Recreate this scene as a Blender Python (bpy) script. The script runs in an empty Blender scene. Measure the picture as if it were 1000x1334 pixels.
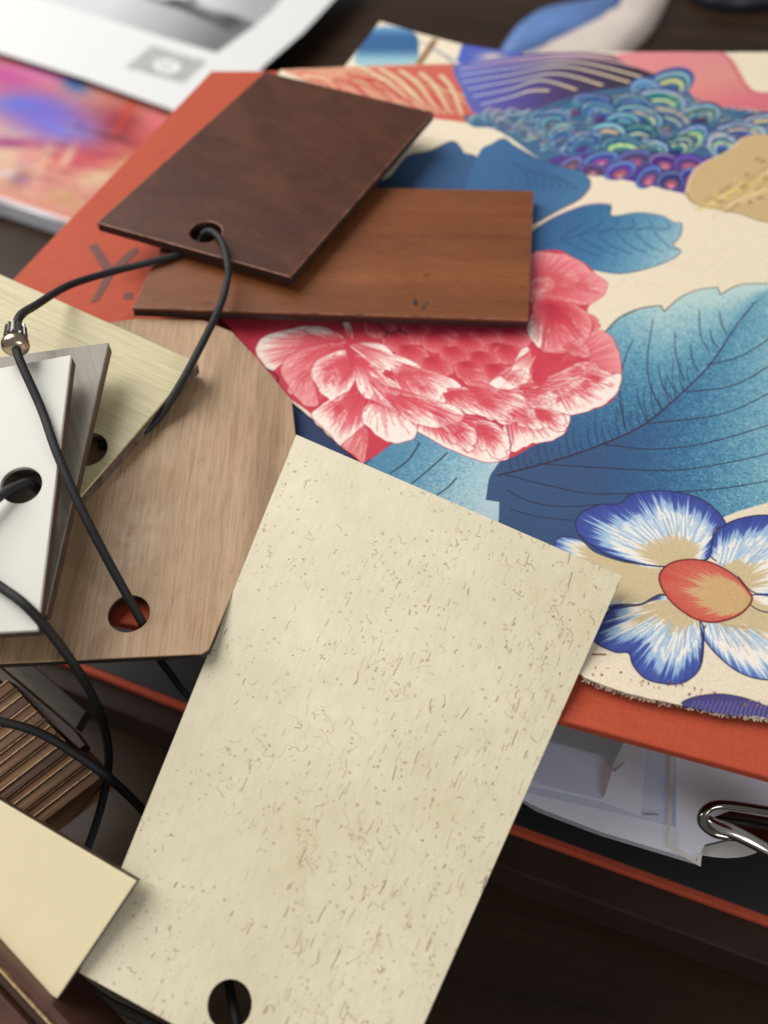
import bpy, math, random
import numpy as np
from mathutils import Vector, Matrix
from mathutils.geometry import delaunay_2d_cdt
random.seed(7)
rng = np.random.default_rng(7)
S = bpy.context.scene

# ------------------------------------------------------------------ camera
F = 1100.0
PITCH = math.radians(56)
TABLE_Z = -0.028
H = 0.085                       # top of the orange binder
CAM = np.array([0.0, 0.0, H + 0.19])
cam_d = bpy.data.cameras.new('camera')
cam = bpy.data.objects.new('camera', cam_d)
S.collection.objects.link(cam)
cam.location = CAM
cam.rotation_euler = (math.pi / 2 - PITCH, 0, 0)
cam_d.sensor_fit = 'VERTICAL'
cam_d.sensor_height = 36
cam_d.lens = F / 1334 * 36
cam_d.clip_start = 0.01
cam_d.clip_end = 50
cam_d.dof.use_dof = True
cam_d.dof.focus_distance = 0.215
cam_d.dof.aperture_fstop = 7.5
S.camera = cam

# ------------------------------------------------------------------ light
w = bpy.data.worlds.new('World')
S.world = w
w.use_nodes = True
w.node_tree.nodes['Background'].inputs[0].default_value = (0.98, 0.97, 1.0, 1)
w.node_tree.nodes['Background'].inputs[1].default_value = 0.26


def area(name, loc, target, sx, sy, power, col):
    l = bpy.data.lights.new(name, 'AREA')
    l.shape = 'RECTANGLE'
    l.size, l.size_y, l.energy, l.color = sx, sy, power, col
    o = bpy.data.objects.new(name, l)
    S.collection.objects.link(o)
    o.location = loc
    o.rotation_euler = (Vector(target) - Vector(loc)).to_track_quat('-Z', 'Y').to_euler()
    return o


area('window_light', (-0.66, 0.62, 0.94), (0.0, 0.18, 0.08), 0.95, 1.0, 19, (1.0, 0.985, 0.96))
area('room_window', (0.75, -0.7, 0.42), (0.06, 0.06, 0.05), 0.5, 0.35, 4.6, (0.95, 0.97, 1.0))
S.view_settings.view_transform = 'Standard'
S.view_settings.look = 'None'
S.view_settings.exposure = 0
S.view_settings.gamma = 1


# ------------------------------------------------------------------ geometry helpers
def ray(u, v):
    t = PITCH
    Fw = np.array([0, math.cos(t), -math.sin(t)])
    U = np.array([0, math.sin(t), math.cos(t)])
    return (u - 500) * np.array([1.0, 0, 0]) + (667 - v) * U + F * Fw


def P(u, v, z):
    """the point of the level plane at height z seen at (u, v) of the photograph"""
    r = ray(u, v)
    return CAM + (z - CAM[2]) / r[2] * r


class Plane:
    def __init__(self, p0, n):
        self.p0 = np.array(p0, float)
        self.n = np.array(n, float) / np.linalg.norm(n)

    def hit(self, u, v):
        r = ray(u, v)
        return CAM + np.dot(self.p0 - CAM, self.n) / np.dot(r, self.n) * r


def plane(u, v, z, n=(0, 0, 1)):
    return Plane(P(u, v, z), n)


def s2l(c):
    c = np.asarray(c, float) / 255
    return np.where(c <= 0.04045, c / 12.92, ((c + 0.055) / 1.055) ** 2.4)


def rgb(*c):
    return tuple(float(x) for x in s2l(c)) + (1.0,)


def link(o, parent=None):
    S.collection.objects.link(o)
    if parent is not None:
        o.parent = parent
    return o


def tag(o, label=None, cat=None, group=None, kind=None):
    for k, x in (('label', label), ('category', cat), ('group', group), ('kind', kind)):
        if x:
            o[k] = x
    return o


def empty(name, loc, label, cat, group=None):
    o = bpy.data.objects.new(name, None)
    o.empty_display_size = 0.01
    o.location = loc
    link(o)
    return tag(o, label, cat, group)


def frame_of(pts, n):
    """matrix at the centre of pts, x along the first edge, z along n"""
    pts = [np.array(p) for p in pts]
    c = sum(pts) / len(pts)
    n = np.array(n, float) / np.linalg.norm(n)
    x = pts[1] - pts[0]
    x = x - np.dot(x, n) * n
    x /= np.linalg.norm(x)
    y = np.cross(n, x)
    M = Matrix(((x[0], y[0], n[0], c[0]), (x[1], y[1], n[1], c[1]), (x[2], y[2], n[2], c[2]), (0, 0, 0, 1)))
    return M


def slab(name, pts, n, thick, mat, parent=None, holes=(), bevel=0.00025, top=0.0, side_mat=None, inset=0.0, M=None, worn=None):
    """prism whose top face is the polygon pts (3D) lowered by `top`; holes = [(3D centre, radius)]"""
    M = M or frame_of(pts, n)
    inv = M.inverted()
    cu = bpy.data.curves.new('tmp', 'CURVE')
    cu.dimensions = '2D'
    cu.fill_mode = 'BOTH'
    cu.extrude = thick / 2 - bevel
    cu.bevel_depth = bevel
    cu.bevel_resolution = 1
    cu.offset = -bevel - inset

    def spl(q):
        s = cu.splines.new('POLY')
        s.points.add(len(q) - 1)
        for i, a in enumerate(q):
            s.points[i].co = (a[0], a[1], 0, 1)
        s.use_cyclic_u = True
    q = [inv @ Vector(p) for p in pts]
    ar = sum(q[i].x * q[(i + 1) % len(q)].y - q[(i + 1) % len(q)].x * q[i].y for i in range(len(q)))
    if ar < 0:
        q.reverse()
    spl([(a.x, a.y) for a in q])
    for c, r in holes:
        a = inv @ Vector(c)
        spl([(a.x + r * math.cos(-2 * math.pi * k / 48), a.y + r * math.sin(-2 * math.pi * k / 48)) for k in range(48)])
    tmp = bpy.data.objects.new('tmp', cu)
    S.collection.objects.link(tmp)
    dg = bpy.context.evaluated_depsgraph_get()
    me = bpy.data.meshes.new_from_object(tmp.evaluated_get(dg))
    bpy.data.objects.remove(tmp)
    me.name = name
    me.transform(Matrix.Translation((0, 0, -thick / 2 - top)))
    me.materials.clear()
    me.materials.append(mat)
    if side_mat:
        me.materials.append(side_mat)
    for f in me.polygons:
        f.use_smooth = False
        if side_mat and f.normal.z < 0.8:
            f.material_index = 1
    if worn:
        me.materials.append(worn)
        for f in me.polygons:
            if .15 < f.normal.z < .95:
                f.material_index = len(me.materials) - 1
    o = bpy.data.objects.new(name, me)
    link(o)
    if parent is not None:
        o.parent = parent
        o.matrix_parent_inverse = Matrix.Identity(4)
        o.matrix_basis = parent.matrix_basis.inverted() @ M
    else:
        o.matrix_basis = M
    return o


def mesh_obj(name, verts, faces, mat, parent=None, smooth=False):
    me = bpy.data.meshes.new(name)
    v = np.array(verts, float)
    c = v.mean(0) if parent is None else np.zeros(3)
    me.from_pydata([tuple(a - c) for a in v], [], faces)
    me.materials.append(mat)
    for f in me.polygons:
        f.use_smooth = smooth
    o = bpy.data.objects.new(name, me)
    link(o)
    if parent is None:
        o.location = c
    else:
        o.parent = parent
        o.matrix_basis = parent.matrix_basis.inverted()
    return o


def catmull(pts, closed=False, n=8):
    p = [np.array(a, float) for a in pts]
    m = len(p)
    out = []
    rngi = range(m) if closed else range(m - 1)
    for i in rngi:
        if closed:
            a, b, c, d = p[(i - 1) % m], p[i], p[(i + 1) % m], p[(i + 2) % m]
        else:
            a, b, c, d = p[max(i - 1, 0)], p[i], p[i + 1], p[min(i + 2, m - 1)]
        for k in range(n):
            t = k / n
            out.append(0.5 * ((2 * b) + (c - a) * t + (2 * a - 5 * b + 4 * c - d) * t * t + (3 * b - a - 3 * c + d) * t ** 3))
    if not closed:
        out.append(p[-1])
    return out


def tube(name, pts, r, mat, parent=None, segs=14, n=10, taper=None):
    c = catmull(pts, False, n)
    V, Fc = [], []
    up = np.array([0, 0, 1.0])
    prev = None
    for i, p in enumerate(c):
        t = c[min(i + 1, len(c) - 1)] - c[max(i - 1, 0)]
        t /= np.linalg.norm(t)
        if prev is None:
            a = np.cross(t, up)
            if np.linalg.norm(a) < 1e-3:
                a = np.cross(t, np.array([1.0, 0, 0]))
        else:
            a = prev - np.dot(prev, t) * t
        a /= np.linalg.norm(a)
        prev = a
        b = np.cross(t, a)
        rr = r if taper is None else r * taper(i / (len(c) - 1))
        for k in range(segs):
            th = 2 * math.pi * k / segs
            V.append(p + rr * (math.cos(th) * a + math.sin(th) * b))
    for i in range(len(c) - 1):
        for k in range(segs):
            k2 = (k + 1) % segs
            Fc.append((i * segs + k, i * segs + k2, (i + 1) * segs + k2, (i + 1) * segs + k))
    Fc.append(tuple(range(segs)))
    Fc.append(tuple(reversed(range((len(c) - 1) * segs, len(c) * segs))))
    return mesh_obj(name, V, Fc, mat, parent, smooth=True)


# ------------------------------------------------------------------ painter for flat prints
class Canvas:
    """paint in the metric plane of the printed sheet; px points are first laid on that plane"""

    def __init__(self, z, pxbox, s, bg):
        self.z, self.s = z, s
        q = np.array([P(u, v, z)[:2] for u, v in pxbox])
        self.o = q.min(0) - 0.004
        ext = q.max(0) - self.o + 0.004
        self.W, self.Hh = int(ext[0] / s), int(ext[1] / s)
        self.a = np.zeros((self.Hh, self.W, 3), np.float32)
        self.a[:] = np.array(bg, np.float32)

    def T(self, u, v):
        p = P(u, v, self.z)
        return np.array([(p[0] - self.o[0]) / self.s, (p[1] - self.o[1]) / self.s])

    def TT(self, pts):
        return np.array([self.T(*p) for p in pts])

    def win(self, q, pad=2):
        x0, y0 = np.floor(q.min(0) - pad).astype(int)
        x1, y1 = np.ceil(q.max(0) + pad).astype(int)
        x0, y0 = max(x0, 0), max(y0, 0)
        x1, y1 = min(x1, self.W), min(y1, self.Hh)
        if x1 <= x0 or y1 <= y0:
            return None
        yy, xx = np.mgrid[y0:y1, x0:x1]
        return x0, y0, x1, y1, xx + 0.5, yy + 0.5

    def mask(self, q, W):
        x0, y0, x1, y1, xx, yy = W
        acc = np.zeros(xx.shape, np.float32)
        for dx, dy in ((-.25, -.25), (.25, -.25), (-.25, .25), (.25, .25)):
            m = np.zeros(xx.shape, bool)
            X, Y = xx + dx, yy + dy
            for i in range(len(q)):
                (xa, ya), (xb, yb) = q[i], q[(i + 1) % len(q)]
                if ya == yb:
                    continue
                c = ((ya > Y) != (yb > Y)) & (X < (xb - xa) * (Y - ya) / (yb - ya) + xa)
                m ^= c
            acc += m
        return acc / 4

    def blend(self, W, m, col):
        x0, y0, x1, y1 = W[:4]
        r = self.a[y0:y1, x0:x1]
        r += (np.asarray(col, np.float32) - r) * m[..., None]

    def poly(self, pts, col, smooth=True, al=1.0):
        q = self.TT(catmull(pts, True, 6) if smooth else pts)
        W = self.win(q)
        if W is None:
            return
        self.blend(W, self.mask(q, W) * al, col)

    def grad(self, pts, fn, smooth=True):
        """fn(px_u, px_v) -> colour arrays; evaluated through the inverse map of the plane"""
        q = self.TT(catmull(pts, True, 6) if smooth else pts)
        W = self.win(q)
        if W is None:
            return
        x = W[4] * self.s + self.o[0] - CAM[0]
        y = W[5] * self.s + self.o[1] - CAM[1]
        zz = self.z - CAM[2]
        t = PITCH
        dep = y * math.cos(t) - zz * math.sin(t)
        u = 500 + F * x / dep
        v = 667 - F * (y * math.sin(t) + zz * math.cos(t)) / dep
        self.blend(W, self.mask(q, W), fn(u, v))

    def petal(self, pts, base, stops, jag=0.12, freq=60, line=None, lw=0.9, seed=0, smooth=True, ruf=0.0):
        cp_ = np.array(catmull(pts, True, 6)) if smooth else np.array(pts, float)
        if ruf:
            kk = np.arange(len(cp_))
            gr = np.random.default_rng(seed + 77)
            rad = cp_ - np.array(base, float)
            rad /= np.linalg.norm(rad, axis=1)[:, None] + 1e-6
            am = ruf * (np.sin(kk * 1.1 + seed) + .7 * np.sin(kk * .47 + 2 * seed) + .5 * gr.standard_normal(len(cp_)))
            cp_ = cp_ + rad * am[:, None]
        q = self.TT([tuple(p) for p in cp_])
        b = self.T(*base)
        W = self.win(q)
        if W is None:
            return
        x0, y0, x1, y1, xx, yy = W
        m = self.mask(q, W)
        N = 720
        th = np.linspace(-np.pi, np.pi, N, endpoint=False)
        d = np.stack([np.cos(th), np.sin(th)], 1)
        R = np.zeros(N)
        for i in range(len(q)):
            p0 = q[i] - b
            e = q[(i + 1) % len(q)] - q[i]
            den = d[:, 0] * e[1] - d[:, 1] * e[0]
            with np.errstate(divide='ignore', invalid='ignore'):
                tt = (p0[0] * e[1] - p0[1] * e[0]) / den
                ss = (p0[0] * d[:, 1] - p0[1] * d[:, 0]) / den
            ok = (np.abs(den) > 1e-9) & (tt > 0) & (ss >= -1e-6) & (ss <= 1 + 1e-6)
            R = np.where(ok, np.maximum(R, tt), R)
        R = np.maximum(R, 1.0)
        dx, dy = xx - b[0], yy - b[1]
        r = np.hypot(dx, dy)
        a = np.arctan2(dy, dx)
        idx = ((a + np.pi) / (2 * np.pi) * N).astype(int) % N
        rho = r / R[idx]
        g = np.random.default_rng(seed + 11)

        def noise1(f):
            k = g.random(f)
            k[0] = k[-1]
            return np.interp((a + np.pi) / (2 * np.pi) * (f - 1), np.arange(f), k) - 0.5
        rr = rho + jag * 2 * (noise1(freq * 4) * 0.7 + noise1(freq * 9) * 0.5)
        xs = [s for s, _ in stops]
        cols = np.array([c for _, c in stops], float)
        col = np.stack([np.interp(rr, xs, cols[:, k]) for k in range(3)], -1)
        self.blend(W, m, col)
        if line is not None:
            self.stroke(q, line, lw, canvas=True, closed=True)

    def stroke(self, pts, col, w, al=1.0, w2=None, canvas=False, closed=False, smooth=False):
        """w: width in photograph pixels near the stroke"""
        if not canvas:
            if smooth:
                pts = catmull(pts, closed, 6)
            k = np.linalg.norm(self.T(pts[0][0] + 1, pts[0][1]) - self.T(pts[0][0], pts[0][1]))
            q = self.TT(pts)
        else:
            k = 0.21e-3 / self.s
            q = pts
        w = w * k / 2
        w2 = w if w2 is None else w2 * k / 2
        W = self.win(q, max(w, w2) + 2)
        if W is None:
            return
        x0, y0, x1, y1, xx, yy = W
        M = np.zeros(xx.shape, np.float32)
        n = len(q) if closed else len(q) - 1
        for i in range(n):
            p, e = q[i], q[(i + 1) % len(q)] - q[i]
            L2 = max(e @ e, 1e-9)
            rad = w + (w2 - w) * (i + .5) / n
            lo = np.minimum(p, p + e) - rad - 2
            hi = np.maximum(p, p + e) + rad + 2
            ax, bx = int(max(lo[0] - x0, 0)), int(min(hi[0] - x0, x1 - x0))
            ay, by = int(max(lo[1] - y0, 0)), int(min(hi[1] - y0, y1 - y0))
            if bx <= ax or by <= ay:
                continue
            X, Y = xx[ay:by, ax:bx] - p[0], yy[ay:by, ax:bx] - p[1]
            t = np.clip((X * e[0] + Y * e[1]) / L2, 0, 1)
            dd = np.hypot(X - t * e[0], Y - t * e[1])
            M[ay:by, ax:bx] = np.maximum(M[ay:by, ax:bx], np.clip(rad + 0.5 - dd, 0, 1))
        self.blend(W, M * al, col)

    def blob(self, u, v, ru, rv, col, al=1.0, ang=0.0, hard=0):
        c = self.T(u, v)
        a = self.T(u + ru * math.cos(ang), v + ru * math.sin(ang)) - c
        b = self.T(u - rv * math.sin(ang), v + rv * math.cos(ang)) - c
        k = 1.1 if hard else 2.6
        q = np.array([c + k * (sa * a + sb * b) for sa in (-1, 1) for sb in (-1, 1)])
        W = self.win(q)
        if W is None:
            return
        Mi = np.linalg.inv(np.array([a, b]).T)
        X, Y = W[4] - c[0], W[5] - c[1]
        s_, t_ = Mi[0, 0] * X + Mi[0, 1] * Y, Mi[1, 0] * X + Mi[1, 1] * Y
        r2 = s_ ** 2 + t_ ** 2
        m = np.clip((1 - np.sqrt(r2)) * 12, 0, 1) if hard else np.exp(-r2 * 1.6)
        self.blend(W, (m * al).astype(np.float32), col)

    def image(self, name, grain=0.012):
        im = bpy.data.images.new(name, self.W, self.Hh, alpha=False)
        a = self.a / 255
        a = a * (1 + grain * np.random.default_rng(1).standard_normal(a.shape[:2])[..., None])
        out = np.ones((self.Hh, self.W, 4), np.float32)
        out[..., :3] = np.clip(a, 0, 1)
        im.pixels.foreach_set(out.ravel())
        im.pack()
        return im

    def uv(self, co):
        return ((co[0] - self.o[0]) / (self.W * self.s), (co[1] - self.o[1]) / (self.Hh * self.s))


# ------------------------------------------------------------------ materials
def new_mat(name):
    m = bpy.data.materials.new(name)
    m.use_nodes = True
    nt = m.node_tree
    return m, nt, nt.nodes['Principled BSDF']


def N(nt, t, **kw):
    n = nt.nodes.new(t)
    for k, x in kw.items():
        setattr(n, k, x)
    return n


def setin(n, **kw):
    for k, x in kw.items():
        n.inputs[k.replace('_', ' ')].default_value = x


def add_bump(nt, bs, src, strength, dist):
    b = N(nt, 'ShaderNodeBump')
    b.inputs['Strength'].default_value = strength
    b.inputs['Distance'].default_value = dist
    nt.links.new(src, b.inputs['Height'])
    nt.links.new(b.outputs[0], bs.inputs['Normal'])


def coords(nt, scale=(1, 1, 1), rot=(0, 0, 0)):
    tc = N(nt, 'ShaderNodeTexCoord')
    mp = N(nt, 'ShaderNodeMapping')
    mp.inputs['Scale'].default_value = scale
    src = tc.outputs['Object']
    if any(rot):
        m0 = N(nt, 'ShaderNodeMapping')
        m0.inputs['Rotation'].default_value = rot
        nt.links.new(src, m0.inputs[0])
        src = m0.outputs[0]
    nt.links.new(src, mp.inputs[0])
    return mp.outputs[0]


def noise(nt, vec, scale, detail=4, rough=0.6, dist=0.0):
    n = N(nt, 'ShaderNodeTexNoise')
    setin(n, Scale=scale, Detail=detail, Roughness=rough, Distortion=dist)
    nt.links.new(vec, n.inputs['Vector'])
    return n.outputs['Fac']


def ramp(nt, fac, stops):
    r = N(nt, 'ShaderNodeValToRGB')
    el = r.color_ramp.elements
    while len(el) < len(stops):
        el.new(0.5)
    for e, (p, c) in zip(el, stops):
        e.position = p
        e.color = c
    nt.links.new(fac, r.inputs[0])
    return r.outputs[0]


def mixc(nt, fac, a, b, mode='MIX'):
    m = N(nt, 'ShaderNodeMix', data_type='RGBA', blend_type=mode)
    for inp, x in ((m.inputs[0], fac), (m.inputs[6], a), (m.inputs[7], b)):
        if hasattr(x, 'is_linked') or hasattr(x, 'links'):
            nt.links.new(x, inp)
        else:
            inp.default_value = x
    return m.outputs[2]


def plain(name, col, rough=0.5, var=0.15, nscale=60, bump=0.0, metal=0.0, coat=0.0, spec=0.5):
    m, nt, bs = new_mat(name)
    v = coords(nt)
    f = noise(nt, v, nscale, 5)
    c = np.array(rgb(*col)[:3])
    lo = tuple(c * (1 - var)) + (1,)
    hi = tuple(np.minimum(c * (1 + var), 1)) + (1,)
    nt.links.new(ramp(nt, f, [(0.3, lo), (0.7, hi)]), bs.inputs['Base Color'])
    setin(bs, Roughness=rough, Metallic=metal)
    bs.inputs['Coat Weight'].default_value = coat
    bs.inputs['Specular IOR Level'].default_value = spec
    if bump:
        add_bump(nt, bs, noise(nt, v, nscale * 12, 4), 0.4, bump)
    return m


def wood(name, dark, mid, light, rough=0.4, rot=0.0, fine=900, coarse=60, stretch=0.06, bump=0.00006, coat=0.0, pores=0.35, blotch=0.35, spec=0.5, marks=0.0):
    """grain along local x after rot"""
    m, nt, bs = new_mat(name)
    v = coords(nt, (stretch, 1, 1), (0, 0, rot))
    f1 = noise(nt, v, fine, 6, 0.65, 0.2)
    f2 = noise(nt, v, coarse * 2.2, 5, 0.6, 0.8)
    c = ramp(nt, f2, [(0.3, rgb(*dark)), (0.52, rgb(*mid)), (0.75, rgb(*light))])
    c2 = ramp(nt, f1, [(0.28, (0.55, 0.55, 0.55, 1)), (0.55, (1, 1, 1, 1)), (1, (1.0, 1.0, 1.0, 1))])
    c = mixc(nt, pores, c, mixc(nt, 1.0, c, c2, 'MULTIPLY'))
    v2 = coords(nt, (0.6, 1, 1), (0, 0, rot))
    f3 = noise(nt, v2, 38, 4, 0.6)
    c3 = ramp(nt, f3, [(0.3, (0.72, 0.70, 0.68, 1)), (0.65, (1, 1, 1, 1))])
    c = mixc(nt, blotch, c, mixc(nt, 1.0, c, c3, 'MULTIPLY'))
    if marks:
        f4 = noise(nt, coords(nt, (0.35, 1, 1), (0, 0, rot + .15)), 420, 3, 0.55, .4)
        mk = ramp(nt, f4, [(0.66, (0, 0, 0, 1)), (0.74, (1, 1, 1, 1))])
        c = mixc(nt, mixc(nt, 1.0, mk, (marks,) * 3 + (1,), 'MULTIPLY'), c, tuple(x * .35 for x in rgb(*dark)[:3]) + (1,))
        f5 = noise(nt, coords(nt, (1, 1, 1)), 55, 6, 0.7, 1.2)
        rr_ = ramp(nt, f5, [(0.35, (rough - .1,) * 3 + (1,)), (0.65, (rough + .12,) * 3 + (1,))])
        nt.links.new(rr_, bs.inputs['Roughness'])
    nt.links.new(c, bs.inputs['Base Color'])
    bs.inputs['Roughness'].default_value = rough
    bs.inputs['Coat Weight'].default_value = coat
    bs.inputs['Coat Roughness'].default_value = 0.25
    bs.inputs['Specular IOR Level'].default_value = spec
    add_bump(nt, bs, f1, 0.35, bump)
    return m


def printed(name, img, rough=0.7, weave=0.0, pitch=0.0007, spec=0.4, sheen=0.0):
    m, nt, bs = new_mat(name)
    t = N(nt, 'ShaderNodeTexImage')
    t.image = img
    t.interpolation = 'Cubic'
    uv = N(nt, 'ShaderNodeUVMap')
    nt.links.new(uv.outputs[0], t.inputs[0])
    c = t.outputs[0]
    setin(bs, Roughness=rough)
    bs.inputs['Specular IOR Level'].default_value = spec
    if sheen:
        bs.inputs['Sheen Weight'].default_value = sheen
    if weave:
        v = coords(nt, (1, 1, 1))
        k = 2 * math.pi / pitch / 20
        hs = []
        for d in ('X', 'Y'):
            wv = N(nt, 'ShaderNodeTexWave', bands_direction=d)
            setin(wv, Scale=k, Distortion=0.6, Detail=1.0)
            nt.links.new(v, wv.inputs['Vector'])
            hs.append(wv.outputs['Fac'])
        mu = N(nt, 'ShaderNodeMath', operation='ADD')
        nt.links.new(hs[0], mu.inputs[0])
        nt.links.new(hs[1], mu.inputs[1])
        add_bump(nt, bs, mu.outputs[0], weave, 0.00012)
        c2 = ramp(nt, noise(nt, v, 1400, 3), [(0.25, (0.86, 0.86, 0.86, 1)), (0.7, (1.03, 1.03, 1.03, 1))])
        c = mixc(nt, 1.0, c, c2, 'MULTIPLY')
    nt.links.new(c, bs.inputs['Base Color'])
    return m


def cloth(name, col, rough=0.8):
    m, nt, bs = new_mat(name)
    v = coords(nt, (1, 1, 1))
    a = noise(nt, coords(nt, (0.12, 1, 1)), 1500, 3)
    b = noise(nt, coords(nt, (1, 0.12, 1)), 1500, 3)
    mu = N(nt, 'ShaderNodeMath', operation='ADD')
    nt.links.new(a, mu.inputs[0])
    nt.links.new(b, mu.inputs[1])
    c = np.array(rgb(*col)[:3])
    hv = N(nt, 'ShaderNodeMath', operation='MULTIPLY')
    hv.inputs[1].default_value = 0.5
    nt.links.new(mu.outputs[0], hv.inputs[0])
    cr = ramp(nt, hv.outputs[0], [(0.36, tuple(c * 0.86) + (1,)), (0.62, tuple(np.minimum(c * 1.12, 1)) + (1,))])
    nt.links.new(cr, bs.inputs['Base Color'])
    setin(bs, Roughness=rough)
    add_bump(nt, bs, hv.outputs[0], 0.5, 0.00015)
    return m


M_table = wood('espresso_table', (40, 28, 20), (50, 36, 26), (62, 45, 33), spec=.12, rough=0.3, rot=0.2, coarse=22, pores=0.5)
M_orange = cloth('orange_book_cloth', (176, 68, 36), 0.75)
M_black = plain('black_board', (22, 20, 20), 0.6, 0.2, 120)
M_folder = plain('dark_brown_leatherette', (46, 31, 22), 0.65, 0.2, 90, bump=0.0001, spec=.25)
M_brown_dark = wood('dark_brown_stain', (66, 35, 22), (79, 43, 28), (91, 53, 35), rough=0.5, rot=0.35, coarse=34, fine=500, stretch=0.5, pores=0.25, spec=0.24, marks=.8)
M_brown_mid = wood('warm_brown_stain', (110, 60, 28), (126, 70, 34), (141, 82, 42), rough=0.48, rot=0.0, coarse=26, fine=1300, stretch=0.10, pores=0.6, spec=0.38, marks=.9)
M_brown_edge = plain('dark_core_edge', (44, 28, 23), 0.5, 0.3, 300, bump=0.0001)
M_tan = wood('tan_walnut_veneer', (154, 121, 88), (182, 148, 112), (197, 165, 129), rough=0.5, rot=1.8, coarse=70, fine=1700, stretch=0.045, pores=0.9, blotch=0.3, marks=.5)
M_worn = plain('worn_edge', (128, 84, 60), .5, .7, 260)
M_tan_edge = plain('tan_plate_edge', (34, 24, 20), 0.6, 0.3, 300)
M_olive = wood('pale_olive_veneer', (186, 172, 126), (203, 190, 146), (214, 203, 162), rough=0.45, coarse=60, fine=1500, stretch=0.035, pores=0.7, blotch=0.15)
M_core = wood('grey_brown_core', (66, 52, 42), (104, 86, 72), (140, 122, 104), rough=0.6, coarse=120, fine=1800, stretch=0.2, pores=0.6)
M_taupe = wood('taupe_veneer', (128, 118, 104), (146, 137, 122), (160, 151, 135), rough=0.45, rot=1.4, coarse=60, fine=1500, stretch=0.05, pores=0.6)
M_umber = plain('umber_core', (76, 58, 50), 0.5, 0.3, 200, bump=0.0001)
M_white = plain('white_laminate', (206, 203, 192), 0.36, 0.02, 40)
M_cream = plain('cream_laminate', (229, 215, 174), 0.45, 0.025, 40)
M_cord = plain('black_elastic_cord', (17, 16, 16), 0.6, 0.3, 300, bump=0.0005)
M_steel = plain('ribbed_steel', (120, 116, 112), 0.3, 0.2, 400, metal=1.0)
M_brass = plain('brass', (186, 168, 142), 0.25, 0.1, 200, metal=1.0)
M_chrome = plain('chrome', (190, 186, 178), 0.18, 0.03, 100, metal=1.0)
M_chrome_dark = plain('dark_chrome', (132, 126, 120), 0.12, 0.1, 100, metal=1.0)
M_paper = plain('grey_white_paper', (238, 238, 246), 0.6, 0.03, 30)
M_paper_blue = plain('blue_grey_paper', (192, 202, 222), 0.5, 0.04, 30)
M_letter = plain('dark_ink', (98, 44, 32), 0.6, 0.1, 300)


def rot_x(m):
    return m


# ------------------------------------------------------------------ setting: table
def table():
    V, Fc = [], []
    for (x, y) in ((-2.0, -0.6), (2.0, -0.6), (2.0, 2.6), (-2.0, 2.6)):
        V.append((x, y, TABLE_Z))
    for (x, y) in ((-2.0, -0.6), (2.0, -0.6), (2.0, 2.6), (-2.0, 2.6)):
        V.append((x, y, TABLE_Z - 0.03))
    Fc = [(0, 1, 2, 3), (7, 6, 5, 4), (0, 4, 5, 1), (1, 5, 6, 2), (2, 6, 7, 3), (3, 7, 4, 0)]
    o = mesh_obj('table', V, Fc, M_table)
    tag(o, kind='structure')


table()

CREAM = (232, 218, 192)
RED, PINK, WHT = (208, 50, 74), (232, 116, 128), (246, 230, 220)
NAVY, BLUE, LBLUE, TAN = (34, 52, 128), (62, 86, 172), (150, 186, 222), (206, 186, 144)
DK = (70, 36, 44)


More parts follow.
